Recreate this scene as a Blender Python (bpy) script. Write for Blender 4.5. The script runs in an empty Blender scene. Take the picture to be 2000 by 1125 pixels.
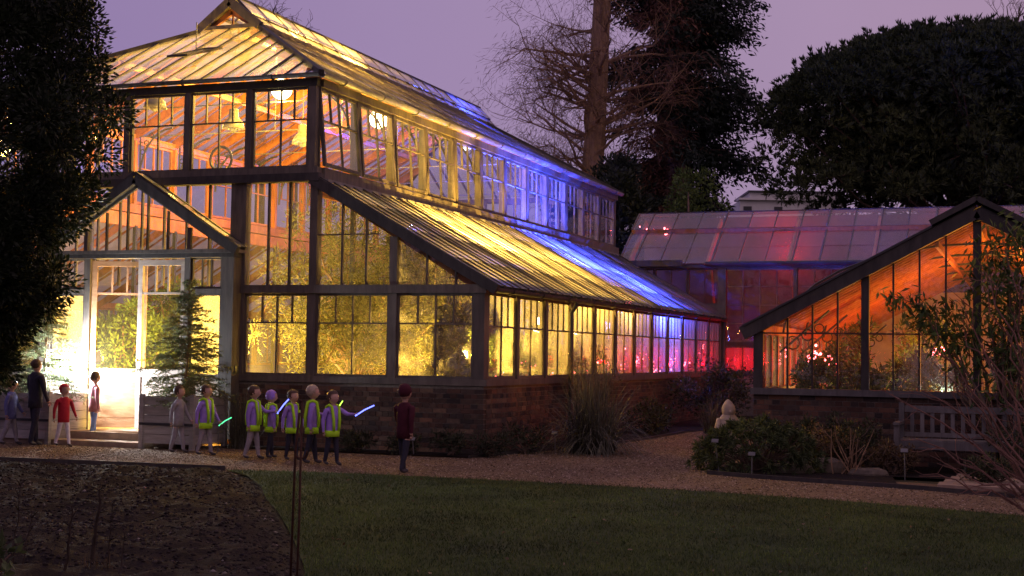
import bpy, math, random
import numpy as np
from mathutils import Vector, Matrix
R = random.Random(7)
NR = np.random.RandomState(11)
rad = math.radians
S = bpy.context.scene
COL = S.collection
# ---------------------------------------------------------------- camera
cd = bpy.data.cameras.new('camera'); cam = bpy.data.objects.new('camera', cd); COL.objects.link(cam)
cd.sensor_width = 36; cd.lens = 50.0; cd.clip_end = 2000; cd.clip_start = .1
YAW, ROLL, PITCH, EYE = rad(20.3), rad(.84), rad(2.69), 1.5
FWD = Vector((-math.sin(YAW)*math.cos(PITCH), math.cos(YAW)*math.cos(PITCH), math.sin(PITCH)))
r0 = Vector((math.cos(YAW), math.sin(YAW), 0)); u0 = r0.cross(FWD)
RT = r0*math.cos(ROLL)+u0*math.sin(ROLL); UP = u0*math.cos(ROLL)-r0*math.sin(ROLL)
cam.matrix_world = Matrix(((RT.x, UP.x, -FWD.x, 0), (RT.y, UP.y, -FWD.y, 0), (RT.z, UP.z, -FWD.z, EYE), (0, 0, 0, 1)))
S.camera = cam
def at(px, py, d):
    """point of the place seen at photo position px, py at distance d along the view"""
    v = FWD+RT*((px-1000)/2778)+UP*((562.5-py)/2778)
    return Vector((0, 0, EYE))+v*d
# ---------------------------------------------------------------- sky and light
w = bpy.data.worlds.new('World'); S.world = w; w.use_nodes = True
nt = w.node_tree; nt.nodes.clear()
def N(t, **k):
    n = nt.nodes.new(t)
    for a, b in k.items(): setattr(n, a, b)
    return n
sky = N('ShaderNodeTexSky', sky_type='NISHITA', sun_disc=False); sky.sun_elevation = rad(-4); sky.sun_rotation = rad(160)
tc = N('ShaderNodeTexCoord'); sep = N('ShaderNodeSeparateXYZ'); nt.links.new(tc.outputs['Generated'], sep.inputs[0])
mr = N('ShaderNodeMapRange'); mr.inputs[1].default_value = -.75; mr.inputs[2].default_value = .35; nt.links.new(sep.outputs[0], mr.inputs[0])
cr = N('ShaderNodeValToRGB'); cr.color_ramp.elements[0].color = (.27, .195, .41, 1); cr.color_ramp.elements[1].color = (.49, .32, .43, 1)
e = cr.color_ramp.elements.new(.5); e.color = (.37, .26, .415, 1)
nt.links.new(mr.outputs[0], cr.inputs[0])
nz = N('ShaderNodeTexNoise'); nz.inputs['Scale'].default_value = 2.2; nz.inputs['Detail'].default_value = 5
nt.links.new(tc.outputs['Generated'], nz.inputs['Vector'])
m2 = N('ShaderNodeMapRange'); m2.inputs[1].default_value = .3; m2.inputs[2].default_value = .7; m2.inputs[3].default_value = .93; m2.inputs[4].default_value = 1.07
nt.links.new(nz.outputs[0], m2.inputs[0])
mx = N('ShaderNodeMix', data_type='RGBA', blend_type='MULTIPLY'); mx.inputs[0].default_value = 1
nt.links.new(cr.outputs[0], mx.inputs[6]); nt.links.new(m2.outputs[0], mx.inputs[7])
b1 = N('ShaderNodeBackground'); b1.inputs[1].default_value = 1.0; nt.links.new(mx.outputs[2], b1.inputs[0])
b2 = N('ShaderNodeBackground'); b2.inputs[1].default_value = .05; nt.links.new(sky.outputs[0], b2.inputs[0])
ad = N('ShaderNodeAddShader'); nt.links.new(b1.outputs[0], ad.inputs[0]); nt.links.new(b2.outputs[0], ad.inputs[1])
wo = N('ShaderNodeOutputWorld'); nt.links.new(ad.outputs[0], wo.inputs[0])
sd = bpy.data.lights.new('town_glow', 'SUN'); sd.energy = .045; sd.angle = rad(25); sd.color = (1, .66, .4)  # added faint warm light standing in for town and garden lamps behind the camera
town_glow = bpy.data.objects.new('town_glow', sd); COL.objects.link(town_glow)
town_glow.rotation_euler = Vector((-.45, .75, -.55)).to_track_quat('-Z', 'Y').to_euler()
S.view_settings.view_transform = 'Standard'; S.view_settings.look = 'None'; S.view_settings.exposure = 0; S.view_settings.gamma = 1
S.view_settings.use_curve_mapping = False
S.render.engine = 'CYCLES'
cy = S.cycles
cy.max_bounces = 10; cy.diffuse_bounces = 4; cy.glossy_bounces = 4; cy.transmission_bounces = 6; cy.transparent_max_bounces = 40
cy.use_denoising = True; cy.caustics_reflective = False; cy.caustics_refractive = False
cy.sample_clamp_indirect = 6; cy.use_light_tree = True
# ---------------------------------------------------------------- helpers
WP = {}
def V3(*a): return Vector(a)
class MB:
    def __init__(s): s.v = []; s.f = []; s.m = []
    def add(s, vs, fs, mi=0):
        b = len(s.v); s.v += [tuple(p) for p in vs]; s.f += [tuple(i+b for i in f) for f in fs]; s.m += [mi]*len(fs); return s
    def box(s, c, d, M=None, mi=0):
        x, y, z = d[0]/2, d[1]/2, d[2]/2
        P = [V3(i*x, j*y, k*z) for k in (-1, 1) for j in (-1, 1) for i in (-1, 1)]
        if M is not None: P = [M @ p for p in P]
        c = Vector(c)
        return s.add([p+c for p in P], [(0, 2, 3, 1), (4, 5, 7, 6), (0, 1, 5, 4), (2, 6, 7, 3), (0, 4, 6, 2), (1, 3, 7, 5)], mi)
    def b2(s, a, b, mi=0):
        a = Vector(a); b = Vector(b); d = b-a
        return s.box((a+b)/2, (abs(d.x), abs(d.y), abs(d.z)), None, mi)
    def beam(s, a, b, w, h, up=(0, 0, 1), mi=0):
        a = Vector(a); b = Vector(b); d = (b-a).normalized(); sd = d.cross(Vector(up))
        if sd.length < 1e-4: sd = d.cross(V3(1, 0, 0))
        sd.normalize(); u = sd.cross(d).normalized()
        P = [q+sd*(i*w/2)+u*(j*h/2) for q in (a, b) for j in (-1, 1) for i in (-1, 1)]
        return s.add(P, [(0, 1, 3, 2), (4, 6, 7, 5), (0, 4, 5, 1), (2, 3, 7, 6), (0, 2, 6, 4), (1, 5, 7, 3)], mi)
    def prism(s, pts, n, t, mi=0):
        k = len(pts); n = Vector(n); P = [Vector(p) for p in pts]; nn = V3(0, 0, 0)
        for i in range(k): nn += P[i].cross(P[(i+1) % k])
        if nn.dot(n) < 0: P.reverse()
        Q = [p+n*t for p in P]
        fs = [tuple(reversed(range(k))), tuple(range(k, 2*k))]+[(i, (i+1) % k, (i+1) % k+k, i+k) for i in range(k)]
        return s.add(P+Q, fs, mi)
    def tube(s, pts, rs, n=6, mi=0, cap=True):
        pts = [Vector(p) for p in pts]
        if not hasattr(rs, '__len__'): rs = [rs]*len(pts)
        ref = None; vs = []
        for i, p in enumerate(pts):
            d = (pts[min(i+1, len(pts)-1)]-pts[max(i-1, 0)])
            d = d.normalized() if d.length > 1e-9 else V3(0, 0, 1)
            if ref is None: ref = d.orthogonal().normalized()
            a = ref-d*ref.dot(d)
            a = a.normalized() if a.length > 1e-6 else d.orthogonal().normalized()
            ref = a; b = d.cross(a)
            for k in range(n):
                t = 2*math.pi*k/n
                vs.append(p+(a*math.cos(t)+b*math.sin(t))*rs[i])
        fs = [(i*n+k, i*n+(k+1) % n, (i+1)*n+(k+1) % n, (i+1)*n+k) for i in range(len(pts)-1) for k in range(n)]
        if cap:
            fs.append(tuple(reversed(range(n)))); fs.append(tuple((len(pts)-1)*n+k for k in range(n)))
        return s.add(vs, fs, mi)
    def lathe(s, prof, c=(0, 0, 0), n=16, mi=0, M=None):
        """prof: (z, rx, ry)"""
        c = Vector(c); vs = []
        for q in prof:
            z, rx = q[0], q[1]; ry = q[2] if len(q) > 2 else rx; oy = q[3] if len(q) > 3 else 0
            for k in range(n):
                t = 2*math.pi*k/n; p = V3(rx*math.cos(t), ry*math.sin(t)+oy, z)
                vs.append((M @ p if M is not None else p)+c)
        L = len(prof)
        fs = [(i*n+k, i*n+(k+1) % n, (i+1)*n+(k+1) % n, (i+1)*n+k) for i in range(L-1) for k in range(n)]
        fs.append(tuple(reversed(range(n)))); fs.append(tuple((L-1)*n+k for k in range(n)))
        return s.add(vs, fs, mi)
    def ball(s, c, r, n=8, mi=0, sq=(1, 1, 1)):
        m = max(4, n//2+1)
        return s.lathe([(-r*sq[2]*math.cos(math.pi*(i+.02)/(m+.04)), r*sq[0]*math.sin(math.pi*(i+.02)/(m+.04)), r*sq[1]*math.sin(math.pi*(i+.02)/(m+.04))) for i in range(m+1)], c, n, mi)
    def mesh(s, name, mats, o=(0, 0, 0), smooth=False):
        me = bpy.data.meshes.new(name); o = Vector(o)
        me.from_pydata([(p[0]-o[0], p[1]-o[1], p[2]-o[2]) for p in s.v], [], s.f)
        for m in (mats if isinstance(mats, (list, tuple)) else [mats]): me.materials.append(m)
        if any(s.m): me.polygons.foreach_set('material_index', s.m)
        if smooth: me.polygons.foreach_set('use_smooth', [True]*len(s.f))
        me.update()
        return me
    def build(s, name, mats, parent=None, origin=None, smooth=False, kind=None):
        pw = WP.get(parent.name, V3(0, 0, 0)) if parent else V3(0, 0, 0)
        o = Vector(origin) if origin is not None else pw
        return link(name, s.mesh(name, mats, o, smooth), parent, o, kind=kind)
def link(name, me, parent=None, loc=(0, 0, 0), rot=None, kind=None):
    """loc in the same space the parent's WP is written in"""
    ob = bpy.data.objects.new(name, me); COL.objects.link(ob)
    pw = WP.get(parent.name, V3(0, 0, 0)) if parent else V3(0, 0, 0)
    ob.location = Vector(loc)-pw; WP[ob.name] = Vector(loc)
    if parent: ob.parent = parent
    if rot is not None: ob.rotation_euler = rot
    if kind: ob['kind'] = kind
    return ob
def tag(o, label, cat, group=None):
    o['label'] = label; o['category'] = cat
    if group: o['group'] = group
    return o
def thing(name, label, cat, loc=(0, 0, 0), rz=0, group=None, local=False):
    o = bpy.data.objects.new(name, None); COL.objects.link(o); o.empty_display_size = .2
    o.location = loc; o.rotation_euler = (0, 0, rz); tag(o, label, cat, group)
    WP[o.name] = V3(0, 0, 0) if local else Vector(loc)
    return o
def copy_tree(o, parent=None):
    c = o.copy(); COL.objects.link(c)
    if parent: c.parent = parent
    for ch in list(o.children): copy_tree(ch, c)
    return c
def np_mesh(name, Vv, Q, mats):
    Vv = np.asarray(Vv, np.float32).reshape(-1, 3); Q = np.asarray(Q, np.int32); k = Q.shape[1]; m = len(Q)
    me = bpy.data.meshes.new(name)
    me.vertices.add(len(Vv)); me.vertices.foreach_set('co', Vv.ravel())
    me.loops.add(m*k); me.loops.foreach_set('vertex_index', Q.ravel())
    me.polygons.add(m); me.polygons.foreach_set('loop_start', np.arange(0, m*k, k, dtype=np.int32))
    for mt in (mats if isinstance(mats, (list, tuple)) else [mats]): me.materials.append(mt)
    me.update(calc_edges=True)
    return me
def unit(a):
    return a/np.maximum(np.linalg.norm(a, axis=1, keepdims=True), 1e-9)
def leaves(P, D, L, Wd, sag=.0):
    """one kite-shaped leaf per point: P base, D direction"""
    P = np.asarray(P, float); D = unit(np.asarray(D, float)); n = len(P)
    L = np.broadcast_to(np.asarray(L, float), (n,))[:, None]; Wd = np.broadcast_to(np.asarray(Wd, float), (n,))[:, None]
    r = NR.normal(size=(n, 3)); sd = unit(np.cross(D, r)); nr = np.cross(sd, D)
    a = P; b = P+D*L*.45+sd*Wd*.5+nr*L*.06; c = P+D*L-np.array([0, 0, 1])*L*sag; d = P+D*L*.45-sd*Wd*.5+nr*L*.06
    Vv = np.stack([a, b, c, d], 1).reshape(-1, 3)
    return Vv, np.arange(4*n).reshape(n, 4)
def rand_dirs(n): return unit(NR.normal(size=(n, 3)))
# ---------------------------------------------------------------- materials
MATS = {}
class Mat:
    def __init__(s, name):
        s.m = bpy.data.materials.new(name); s.m.use_nodes = True; s.t = s.m.node_tree; s.t.nodes.clear()
        s.out = s.n('ShaderNodeOutputMaterial'); MATS[name] = s.m
    def n(s, t, ins=None, **k):
        x = s.t.nodes.new(t)
        for a, b in k.items(): setattr(x, a, b)
        for a, b in (ins or {}).items():
            if hasattr(b, 'is_output') or isinstance(b, bpy.types.NodeSocket): s.t.links.new(b, x.inputs[a])
            else: x.inputs[a].default_value = b
        return x
    def done(s, sh): s.t.links.new(sh, s.out.inputs[0]); return s.m
    def coord(s, which='Object', scale=(1, 1, 1)):
        c = s.n('ShaderNodeTexCoord'); mp = s.n('ShaderNodeMapping', {0: c.outputs[which], 'Scale': scale}); return mp.outputs[0]
    def pos(s, scale=(1, 1, 1)):
        g = s.n('ShaderNodeNewGeometry'); mp = s.n('ShaderNodeMapping', {0: g.outputs['Position'], 'Scale': scale}); return mp.outputs[0]
    def noise(s, vec, scale, det=4, rough=.55):
        return s.n('ShaderNodeTexNoise', {'Vector': vec, 'Scale': scale, 'Detail': det, 'Roughness': rough}).outputs[0]
    def ramp(s, fac, stops):
        r = s.n('ShaderNodeValToRGB', {0: fac}); el = r.color_ramp.elements
        while len(el) > 1: el.remove(el[-1])
        for i, (p, c) in enumerate(stops):
            q = el[0] if i == 0 else el.new(p); q.position = p; q.color = (*c, 1)
        return r.outputs[0]
    def mixc(s, f, a, b, bt='MIX'):
        x = s.n('ShaderNodeMix', data_type='RGBA', blend_type=bt)
        for i, q in ((0, f), (6, a), (7, b)):
            if isinstance(q, bpy.types.NodeSocket): s.t.links.new(q, x.inputs[i])
            else: x.inputs[i].default_value = q if i == 0 else (*q, 1)
        return x.outputs[2]
    def math(s, op, a, b=0.0, c=None):
        d = {0: a, 1: b}
        if c is not None: d[2] = c
        return s.n('ShaderNodeMath', d, operation=op).outputs[0]
    def bump(s, h, st, dist=.02): return s.n('ShaderNodeBump', {'Height': h, 'Strength': st, 'Distance': dist}).outputs[0]
    def rnd(s): return s.n('ShaderNodeObjectInfo').outputs['Random']
    def isl(s): return s.n('ShaderNodeNewGeometry').outputs['Random Per Island']
    def pbr(s, col, rough=.7, bump=None, spec=.4, metal=0):
        d = {'Base Color': col if isinstance(col, bpy.types.NodeSocket) else (*col, 1), 'Roughness': rough, 'Metallic': metal, 'Specular IOR Level': spec}
        if bump is not None: d['Normal'] = bump
        return s.done(s.n('ShaderNodeBsdfPrincipled', d).outputs[0])
def wood(name, c1, c2, scale, rough=.65):
    m = Mat(name); p = m.pos(scale); n = m.noise(p, 1, 6, .65); q = m.noise(m.pos((1.3, 1.3, 1.3)), 1, 3)
    c = m.ramp(n, [(.3, c1), (.7, c2)]); r = m.rnd()
    c = m.mixc(1, c, m.ramp(r, [(0, (.72, .72, .72)), (1, (1.15, 1.12, 1.08))]), 'MULTIPLY')
    c = m.mixc(1, c, m.ramp(q, [(.3, (.7, .7, .7)), (.65, (1.1, 1.1, 1.1))]), 'MULTIPLY')
    return m.pbr(c, rough, m.bump(n, .35, .01))
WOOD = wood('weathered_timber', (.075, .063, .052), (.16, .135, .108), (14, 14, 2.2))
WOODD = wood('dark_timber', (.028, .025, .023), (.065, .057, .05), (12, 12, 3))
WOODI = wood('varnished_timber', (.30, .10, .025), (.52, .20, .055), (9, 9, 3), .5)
DOORW = wood('door_timber', (.30, .24, .19), (.46, .38, .31), (5, 5, 18), .6)
PALEW = wood('silvered_timber', (.10, .095, .09), (.18, .17, .16), (16, 16, 4))
TUBW = wood('tub_timber', (.28, .27, .25), (.45, .43, .4), (3, 3, 20))
def glass(name, mist, dirt, rough=.02, gvar=.25, wav=.0, streak=(5, 5, .8), tint=(.96, .97, .95)):
    m = Mat(name)
    n1 = m.noise(m.pos(streak), 1.6, 5, .6); n2 = m.noise(m.pos((.5, .5, .5)), 1.5, 3); r = m.rnd()
    f = m.math('ADD', m.math('MULTIPLY', m.math('SUBTRACT', n1, .5), 1.1), m.math('MULTIPLY', m.math('SUBTRACT', n2, .5), .6))
    f = m.math('ADD', f, m.math('MULTIPLY', m.math('SUBTRACT', r, .5), gvar*2))
    f = m.math('MULTIPLY', m.math('ADD', f, 1.0), mist)
    f = m.n('ShaderNodeClamp', {0: f, 1: 0.0, 2: .95}).outputs[0]
    bm = m.bump(m.noise(m.pos((1, 1, 1)), 3.0, 2), wav, .03) if wav else None
    tr = m.n('ShaderNodeBsdfTransparent', {0: (*tint, 1)}).outputs[0]
    tl = m.n('ShaderNodeBsdfTranslucent', {0: (.86, .86, .84, 1)}).outputs[0]
    df = m.n('ShaderNodeBsdfDiffuse', {0: (.62, .61, .58, 1)}).outputs[0]
    mi = m.n('ShaderNodeMixShader', {0: dirt, 1: tl, 2: df}).outputs[0]
    body = m.n('ShaderNodeMixShader', {0: f, 1: tr, 2: mi}).outputs[0]
    d = {0: (1, 1, 1, 1), 'Roughness': rough}
    if bm is not None: d['Normal'] = bm
    gl = m.n('ShaderNodeBsdfGlossy', d).outputs[0]
    ge = m.n('ShaderNodeNewGeometry'); dt = m.n('ShaderNodeVectorMath', {0: ge.outputs['Incoming'], 1: ge.outputs['Normal']}, operation='DOT_PRODUCT').outputs['Value']
    ca = m.math('SUBTRACT', 1.0, m.math('ABSOLUTE', dt)); fr = m.math('MULTIPLY_ADD', m.math('POWER', ca, 5.0), .9, .035)
    return m.done(m.n('ShaderNodeMixShader', {0: fr, 1: body, 2: gl}).outputs[0])
G_CLEAR = glass('window_glass', .008, .4, wav=.05)
G_FRONT = glass('front_glass', .03, .2, wav=.05)
G_HOT = glass('porch_glass', .17, .2)
G_SIL = glass('dewy_glass', .13, .15)
G_MIST = glass('misted_glass', .17, .2, wav=.05)
G_ROOF = glass('roof_glass', .46, .35, .15, .8, streak=(2.5, .7, .7))
G_HIP = glass('hip_roof_glass', .11, .45, .08, .4)
G_RANGE = glass('range_wall_glass', .012, .5, .015, wav=.30)
G_RROOF = glass('range_roof_glass', .10, .6, .2, .3)
G_WING = glass('wing_glass', .03, .4, wav=.06)
BLIND = wood('lath_blind', (.20, .12, .06), (.42, .27, .14), (3, 3, 3), .7)
def plain(name, col, rough=.6, spec=.4, metal=0, var=.25, sc=6):
    m = Mat(name); n = m.noise(m.pos(), sc, 5)
    c = m.mixc(1, (col), m.ramp(n, [(.3, (1-var,)*3), (.7, (1+var,)*3)]), 'MULTIPLY')
    return m.pbr(c, rough, m.bump(n, .15, .01), spec, metal)
def leafm(name, c1, c2, tl=.35, rough=.6, sc=1.6, lo=.6, hi=1.15):
    m = Mat(name); r = m.isl(); c = m.ramp(r, [(0, c1), (.75, c2), (1, tuple(x*1.25 for x in c2))])
    n = m.noise(m.pos(), sc, 3); c = m.mixc(1, c, m.ramp(n, [(.35, (lo, lo, lo)), (.65, (hi, hi, hi*.95))]), 'MULTIPLY')
    d = m.n('ShaderNodeBsdfPrincipled', {'Base Color': c, 'Roughness': rough, 'Specular IOR Level': .25}).outputs[0]
    t = m.n('ShaderNodeBsdfTranslucent', {0: c}).outputs[0]
    return m.done(m.n('ShaderNodeMixShader', {0: tl, 1: d, 2: t}).outputs[0])
def emit(name, col, st):
    m = Mat(name); return m.done(m.n('ShaderNodeEmission', {0: (*col, 1), 1: st}).outputs[0])
def brickm(name, c1, c2):
    m = Mat(name); n = m.noise(m.pos(), 22, 5, .7); r = m.rnd(); i = m.isl()
    c = m.ramp(n, [(.3, c1), (.72, c2)])
    c = m.mixc(1, c, m.ramp(r, [(0, (.5, .5, .52)), (.5, (1, 1, 1)), (1, (1.35, 1.25, 1.1))]), 'MULTIPLY')
    c = m.mixc(1, c, m.ramp(i, [(0, (.6, .6, .62)), (1, (1.2, 1.15, 1.1))]), 'MULTIPLY')
    return m.pbr(c, .9, m.bump(n, .5, .006), .2)
BR = [brickm('red_brick', (.085, .05, .038), (.16, .09, .062)), brickm('brown_brick', (.09, .062, .046), (.17, .12, .085)), brickm('burnt_brick', (.045, .035, .032), (.09, .07, .06))]
MORTAR = plain('mortar', (.17, .15, .125), .95, .1, 0, .3, 25)
IRON = plain('painted_iron', (.035, .035, .036), .5); RUST = plain('rusty_iron', (.06, .028, .018), .8, .2, .2, .4, 30)
GUT = plain('gutter_paint', (.16, .155, .15), .45); STEEL = plain('galvanised_steel', (.13, .13, .125), .6, .4, .2)
STONE = plain('rough_stone', (.12, .10, .075), .9, .2, 0, .3, 12); SLAB = plain('paving_stone', (.27, .20, .145), .9, .2, 0, .25, 7)
WHITE = plain('white_render', (.62, .62, .58), .9, .2, 0, .08, 2); STATUE = plain('carved_limestone', (.40, .33, .25), .85, .2, 0, .25, 10)
PLAST = plain('plaster_wall', (.55, .47, .37), .9, .2, 0, .15, 3); TILE = plain('tile_floor', (.26, .20, .15), .8, .3, 0, .2, 4)
SLATE = plain('dark_boarding', (.05, .042, .04), .8, .2)
def barkm(name, c):
    m = Mat(name); n = m.noise(m.pos((9, 9, 1.5)), 1.5, 6, .7)
    return m.pbr(m.ramp(n, [(.3, tuple(x*.55 for x in c)), (.7, tuple(x*1.3 for x in c))]), .95, m.bump(n, .7, .05), .1)
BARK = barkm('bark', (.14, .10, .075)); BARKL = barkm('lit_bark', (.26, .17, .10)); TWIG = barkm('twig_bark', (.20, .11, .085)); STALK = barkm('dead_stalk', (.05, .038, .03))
LF_YEW = leafm('yew_leaf', (.006, .011, .005), (.02, .032, .014), .2)
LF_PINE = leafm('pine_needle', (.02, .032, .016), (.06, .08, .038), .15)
LF_PINEL = leafm('lit_pine_needle', (.03, .042, .016), (.09, .11, .04), .2)  # light on the lower crown is put into this paler green
LF_SEQ = leafm('sequoia_needle', (.008, .016, .012), (.028, .042, .03), .15)
LF_SEQB = leafm('dead_sequoia_needle', (.075, .035, .026), (.19, .095, .07), .2)
LF_BUSH = leafm('evergreen_leaf', (.008, .013, .008), (.026, .036, .02), .2)
LF_BUSHL = leafm('lit_evergreen_leaf', (.03, .055, .012), (.10, .15, .035), .3)  # warm light on this one tree is painted into its leaf colour
LF_SPR = leafm('spruce_needle', (.07, .10, .05), (.17, .21, .10), .3)
LF_ACA = leafm('acacia_leaf', (.06, .07, .022), (.19, .19, .07), .4)
LF_SHR = leafm('shrub_leaf', (.025, .05, .018), (.09, .14, .045), .35)
LF_HOT = leafm('glasshouse_leaf', (.05, .10, .025), (.16, .24, .06), .4)
LF_DK = leafm('dark_shrub_leaf', (.02, .026, .014), (.055, .066, .034), .2)
LF_GR = leafm('clump_grass_blade', (.06, .062, .045), (.15, .15, .11), .2)
LF_OLIVE = leafm('olive_shrub_leaf', (.035, .05, .02), (.095, .125, .05), .25)
LF_BRN = leafm('dry_leaf', (.06, .04, .025), (.15, .105, .06), .25)
LF_LAWN = leafm('lawn_blade', (.026, .045, .012), (.08, .115, .03), .25, .6, .9, .45, 1.45)
def groundm(name, c1, c2, sc, bs, spec=.15, c3=None, sc2=.5, fine=90):
    m = Mat(name); p = m.pos(); a = m.noise(p, sc, 8, .7); b = m.noise(p, sc2, 3); f = m.noise(p, fine, 3, .8)
    c = m.ramp(a, [(.3, c1), (.7, c2)])
    c = m.mixc(1, c, m.ramp(b, [(.3, (.72, .72, .72)), (.7, (1.2, 1.17, 1.12))]), 'MULTIPLY')
    c = m.mixc(1, c, m.ramp(f, [(.25, (.45, .45, .45)), (.5, (1, 1, 1)), (.78, (1.7, 1.65, 1.55))]), 'MULTIPLY')
    return m.pbr(c, .95, m.bump(f, bs, .02), spec)
EARTH = groundm('earth', (.03, .028, .016), (.06, .055, .03), 3, .5)
LAWN = groundm('lawn_turf', (.018, .034, .009), (.05, .075, .02), 4, .7)
GRAV = groundm('gravel', (.125, .088, .052), (.215, .15, .092), 9, .8, sc2=.8, fine=60)
SOIL = groundm('bed_soil', (.008, .006, .0055), (.026, .019, .016), 6, 1.0, fine=40)
PEB = Mat('pebble'); PEB = PEB.pbr(PEB.ramp(PEB.isl(), [(0, (.07, .046, .026)), (.65, (.22, .155, .095)), (1, (.42, .34, .25))]), .85, None, .25)
CLOD = Mat('soil_clod'); CLOD = CLOD.pbr(CLOD.ramp(CLOD.isl(), [(0, (.010, .008, .007)), (.9, (.028, .021, .018)), (.985, (.08, .065, .055)), (1, (.22, .2, .18))]), .9, None, .2)
# ---------------------------------------------------------------- ground, lawn, path, bed
def sheet(name, poly, z, mat, kind='structure'):
    me = bpy.data.meshes.new(name); me.from_pydata([(x, y, z) for x, y in poly], [], [tuple(range(len(poly)))]); me.materials.append(mat)
    me.update()
    if me.polygons[0].normal.z < 0: me.flip_normals()
    return link(name, me, kind=kind)
sheet('ground', [(-400, -60), (400, -60), (400, 700), (-400, 700)], -.03, EARTH)
BED_EDGE = [(-9.6, 15.63), (-8.9, 15.0), (-8.1, 13.95), (-7.35, 12.77), (-6.7, 11.85), (-6.02, 10.82), (-5.4, 9.85), (-4.77, 8.84), (-4.0, 7.4), (-3.0, 5.2), (-2.2, 2)]
LAWN_FAR = [(-9.6, 15.63), (-8.7, 15.84), (-7.88, 15.95), (-5.86, 15.97), (-4.4, 15.9), (-3.36, 15.76), (-1.7, 15.42), (-.13, 14.86), (1.6, 14.0), (4, 12.4), (8, 8.5)]
sheet('gravel_path', [(-30, 15.0), (-9, 15.2), (9, 6), (9, 16), (0, 18.2), (-3.2, 18.6), (-4.3, 18.9), (-3.6, 22.5), (-3.9, 30), (-7.8, 30), (-7.8, 19.95), (-30, 19.95)], -.012, GRAV)
sheet('lawn', BED_EDGE[::-1]+LAWN_FAR[1:]+[(8, 2)], .004, LAWN)
def grid(name, x0, x1, y0, y1, nx, ny, fz, mat, inside):
    vs = []; idx = {}; fs = []
    for j in range(ny+1):
        for i in range(nx+1):
            x = x0+(x1-x0)*i/nx; y = y0+(y1-y0)*j/ny; idx[i, j] = len(vs); vs.append((x, y, fz(x, y)))
    for j in range(ny):
        for i in range(nx):
            if inside(x0+(x1-x0)*(i+.5)/nx, y0+(y1-y0)*(j+.5)/ny): fs.append((idx[i, j], idx[i+1, j], idx[i+1, j+1], idx[i, j+1]))
    me = bpy.data.meshes.new(name); me.from_pydata(vs, [], fs); me.materials.append(mat); me.polygons.foreach_set('use_smooth', [True]*len(fs)); me.update()
    return link(name, me, kind='structure')
from mathutils import noise as MN
def bed_x(y):
    for (a, b), (c, d) in zip(BED_EDGE, BED_EDGE[1:]):
        if d <= y <= b: return a+(c-a)*(y-b)/(d-b)
    return -2.2 if y < 2 else -9.6
def bed_far(x): return 15.4+(x+12.9)*.07 if x > -13 else 15.4+(x+12.9)*.1
def bed_z(x, y):
    d = min(bed_x(y)-x, bed_far(x)-y); k = max(-.03, min(1, d/.5))
    return -.02+.06*k+max(0, k)*(.05*MN.noise((x*1.2, y*1.2, 0))+.045*MN.noise((x*4, y*4, 3))+.02*MN.noise((x*11, y*11, 7)))
grid('soil_bed', -16, -2, 4, 15.8, 220, 190, bed_z, SOIL, lambda x, y: x < bed_x(y)+.03 and y < bed_far(x)+.03)
def strip(name, pts, wd, h, z, mat):
    mb = MB()
    for (a, b), (c, d) in zip(pts, pts[1:]): mb.beam((a, b, z+h/2), (c, d, z+h/2), wd, h)
    return mb.build(name, mat, kind='structure')
strip('bed_edging', [(-16, 15.12), (-12.9, 15.43), (-9.62, 15.67)], .03, .07, -.02, WOODD)
strip('border_edging', [(-4.1, 19.0), (-4.02, 18.3), (-3.2, 17.92), (-1.3, 17.4), (-.1, 16.8), (1.5, 15.8), (4, 14)], .03, .06, -.02, WOODD)
strip('branch_path_edging', [(-7.75, 19.25), (-7.2, 21.9), (-6.72, 24.8), (-6.65, 28.0)], .03, .05, -.02, WOODD)
def in_poly(x, y, poly):
    c = False; j = len(poly)-1
    for i in range(len(poly)):
        if (poly[i][1] > y) != (poly[j][1] > y) and x < (poly[j][0]-poly[i][0])*(y-poly[i][1])/(poly[j][1]-poly[i][1])+poly[i][0]: c = not c
        j = i
    return c
sheet('border_soil', [(-4.08, 18.95), (-4.0, 18.32), (-3.2, 17.94), (-1.55, 17.5), (-1.75, 18.9), (-.1, 18.8), (6, 17), (6, 20.9), (-4.0, 20.9)], .012, SOIL)
sheet('wall_border_soil', [(-12.0, 19.3), (-7.78, 19.25), (-7.22, 21.9), (-6.74, 24.8), (-6.67, 28.0), (-5, 36), (-7.8, 36.8), (-7.8, 19.94), (-12.0, 19.94)], .008, SOIL)
# lawn blades, pebbles, clods (nobody could count them)
LP = BED_EDGE[::-1]+LAWN_FAR[1:]+[(8, 2)]
def scatter(n, x0, x1, y0, y1, ok):
    P = []
    while len(P) < n:
        x = R.uniform(x0, x1); y = R.uniform(y0, y1)
        if ok(x, y): P.append((x, y))
    return np.array(P)
def in_view(x, y, m=.05):
    v = V3(x, y, 0)-V3(0, 0, EYE); z = v.dot(FWD)
    return z > 3 and abs(v.dot(RT)/z) < .36+m and v.dot(UP)/z > -.2025-.03
P = scatter(70000, -10, 3, 7, 16, lambda x, y: in_poly(x, y, LP) and in_view(x, y) and R.random() < min(1, 9/y))
n = len(P); D = NR.normal(size=(n, 3))*.5+[0, 0, 1]
Vv, Q = leaves(np.c_[P, np.full(n, .002)], D, NR.uniform(.018, .045, n), NR.uniform(.004, .009, n))
link('grass', np_mesh('grass', Vv, Q, LF_LAWN), kind='stuff')
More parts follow.
